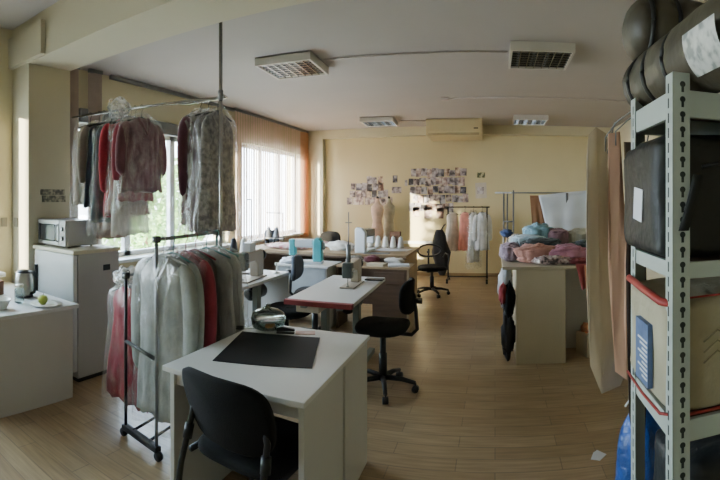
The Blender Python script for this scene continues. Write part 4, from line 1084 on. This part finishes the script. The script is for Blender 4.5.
MB().tube([(.35, .035, .70), (.38, .01, .76), (.5, .0, .79), (.62, .01, .76), (.65, .035, .70)], .01, 8).build('handle', M_band, db, smooth=True)

bb_ = thing('rubbish_bag', 'blue plastic bag with white tie on the floor beside the shelf', 'bag', (.625, 1.86, 0))
s = MB()
def fbb(u, v):
    a = 2*pi*u; w = [.09, .125, .135, .135, .13, .125, .12, .105, .08, .03, .05][int(round(v*10))]
    n1 = noise.noise(Vector((cos(a)*2.5, sin(a)*2.5, v*6)))+.5*noise.noise(Vector((cos(a)*7, sin(a)*7, v*12)))
    return Vector((w*cos(a)*(1+.22*n1), w*.8*sin(a)*(1+.22*n1), v*.76))
s.grid(fbb, 40, 10, True, True, True).build('bag_body', M_blue, bb_, smooth=True, sub=1)
MB().tube([(.036*cos(i*pi/8), .032*sin(i*pi/8), .685+.006*sin(i)) for i in range(17)], .006, 6).tube([(-.03, 0, .69), (-.06, -.03, .73), (-.09, -.04, .70)], .005, 6).build('tie', M_paper, bb_, smooth=True)
single(MB().prism([(-.05, -.03), (.0, -.055), (.055, .0), (.01, .06), (-.02, .035)], 'z', .0005, .003), 'paper_scrap', M_paper, 'white paper scrap on the floor in front of the shelf', 'paper', (.62, 2.7, 0))

# ------------------------------------------------------------------ outside
def tree(label, loc, h, r, seed, n=2200, z0=.3):
    t = thing('tree', label, 'tree', loc)
    rnd = random.Random(seed)
    MB().cyl((0, 0, -3), (0, 0, h*.7), .14, .06).build('trunk', M_bark, t, smooth=True)
    s = MB()
    for _ in range(n):
        d = Vector((rnd.gauss(0, 1), rnd.gauss(0, 1), rnd.gauss(0, 1))).normalized()*rnd.random()**.4
        c = Vector((d.x*r, d.y*r, z0+(h-z0)*(.5+.5*d.z)))
        a = Vector((rnd.gauss(0, 1), rnd.gauss(0, 1), rnd.gauss(0, 1))).normalized(); b = a.orthogonal().normalized()
        q = rnd.uniform(.06, .13)
        s.quad(c-a*q, c+b*q*.5, c+a*q, c-b*q*.5)
    s.build('foliage', M_leaf, t)
tree('leafy green tree seen through the gap between the hanging clothes', (-8.6, 9.0, 0), 2.9, 1.6, 1, 2600, -1.5)
tree('leafy tree farther along outside the clothes window', (-11.3, 12.6, 0), 3.3, 1.7, 2, 2600, -1.5)
tree('unseen dense tree added to block sun between the clothes window and the kitchen end', (-7.4, -.78, 0), 5.0, .95, 3, 5000, 0)  # unseen, added to keep direct sun off part of the clothes window
hs = thing('sun_block_house', 'unseen pale house added outside the near windows to block sun', 'sun blocker', (-7.8, -3.46, -3), atan2(.813, .582))  # added out of view, turned along the sun to shade the near window
MB().box(-4, 0, -2.7, 0, 0, 7.5).build('wall', M_wall2, hs)
MB().prism([(-2.9, 7.5), (.2, 7.5), (-1.35, 9.0)], 'x', -4.2, .0).build('roof', M_brownbox, hs)
for yy in (-2.4, -1.15):
    fw = MB().box(-.02, .03, yy, yy+.9, 3.8, 5.4).build('window', M_pvc, hs)
    MB().box(.03, .035, yy+.08, yy+.82, 3.88, 5.32).build('pane', M_dark, fw)
struct(MB().box(-40, -4.3, -30, 40, -3.2, -3.0), 'ground', M_ground, 'pale paved ground outside the windows')

# ------------------------------------------------------------------ light
w = bpy.data.worlds.new('sky'); scene.world = w; w.use_nodes = True
nt = w.node_tree; bgn = nt.nodes['Background']
tc = nt.nodes.new('ShaderNodeTexCoord'); sep = nt.nodes.new('ShaderNodeSeparateXYZ'); rp = nt.nodes.new('ShaderNodeValToRGB')
nt.links.new(tc.outputs['Generated'], sep.inputs[0]); nt.links.new(sep.outputs['Z'], rp.inputs['Fac'])
rp.color_ramp.elements[0].color = (.96, .97, 1.0, 1); rp.color_ramp.elements[1].color = (.70, .84, 1.0, 1); rp.color_ramp.elements[1].position = .6
nt.links.new(rp.outputs[0], bgn.inputs['Color']); bgn.inputs['Strength'].default_value = 13.0
def lamp(name, typ, loc, rot=None, **k):
    l = bpy.data.lights.new(name, typ); o = bpy.data.objects.new(name, l); COL.objects.link(o); o.location = loc
    if rot is not None: o.rotation_euler = rot
    for a, b in k.items(): setattr(l, a, b)
    return o
sd = Vector((.58, .81, -.165)).normalized()
sun = lamp('sun', 'SUN', (-8, -3, 6), sd.to_track_quat('-Z', 'Y').to_euler(), energy=42, color=(1, .80, .54)); sun.data.angle = R(.6)
for (a, b, z0, z1) in WIN:
    p = lamp('window_portal', 'AREA', (XL-.32, (a+b)/2, (z0+z1)/2), (0, R(-90), 0), shape='RECTANGLE', size=z1-z0, size_y=b-a)
    p.data.cycles.is_portal = True

# ------------------------------------------------------------------ camera
cd = bpy.data.cameras.new('camera'); cam = bpy.data.objects.new('camera', cd); COL.objects.link(cam)
cam.location = (0, 0, E_)
F = 455.0
cam.rotation_euler = (R(90), 0, (495-360)/F)
cd.lens = 18/math.tan(360/F); cd.sensor_width = 36
cd.type = 'PANO'; cd.panorama_type = 'CENTRAL_CYLINDRICAL'
cd.central_cylindrical_range_u_min = -360/F; cd.central_cylindrical_range_u_max = 360/F
cd.central_cylindrical_range_v_min = -(480-198)/F; cd.central_cylindrical_range_v_max = 198/F
cd.central_cylindrical_radius = 1.0
cd.clip_start = .05; cd.clip_end = 200
scene.camera = cam
scene.cycles.transparent_max_bounces = 32
scene.cycles.max_bounces = 10; scene.cycles.diffuse_bounces = 6
scene.view_settings.view_transform = 'AgX'
scene.view_settings.look = 'AgX - Medium Low Contrast' if False else 'None'
scene.view_settings.exposure = 1.3
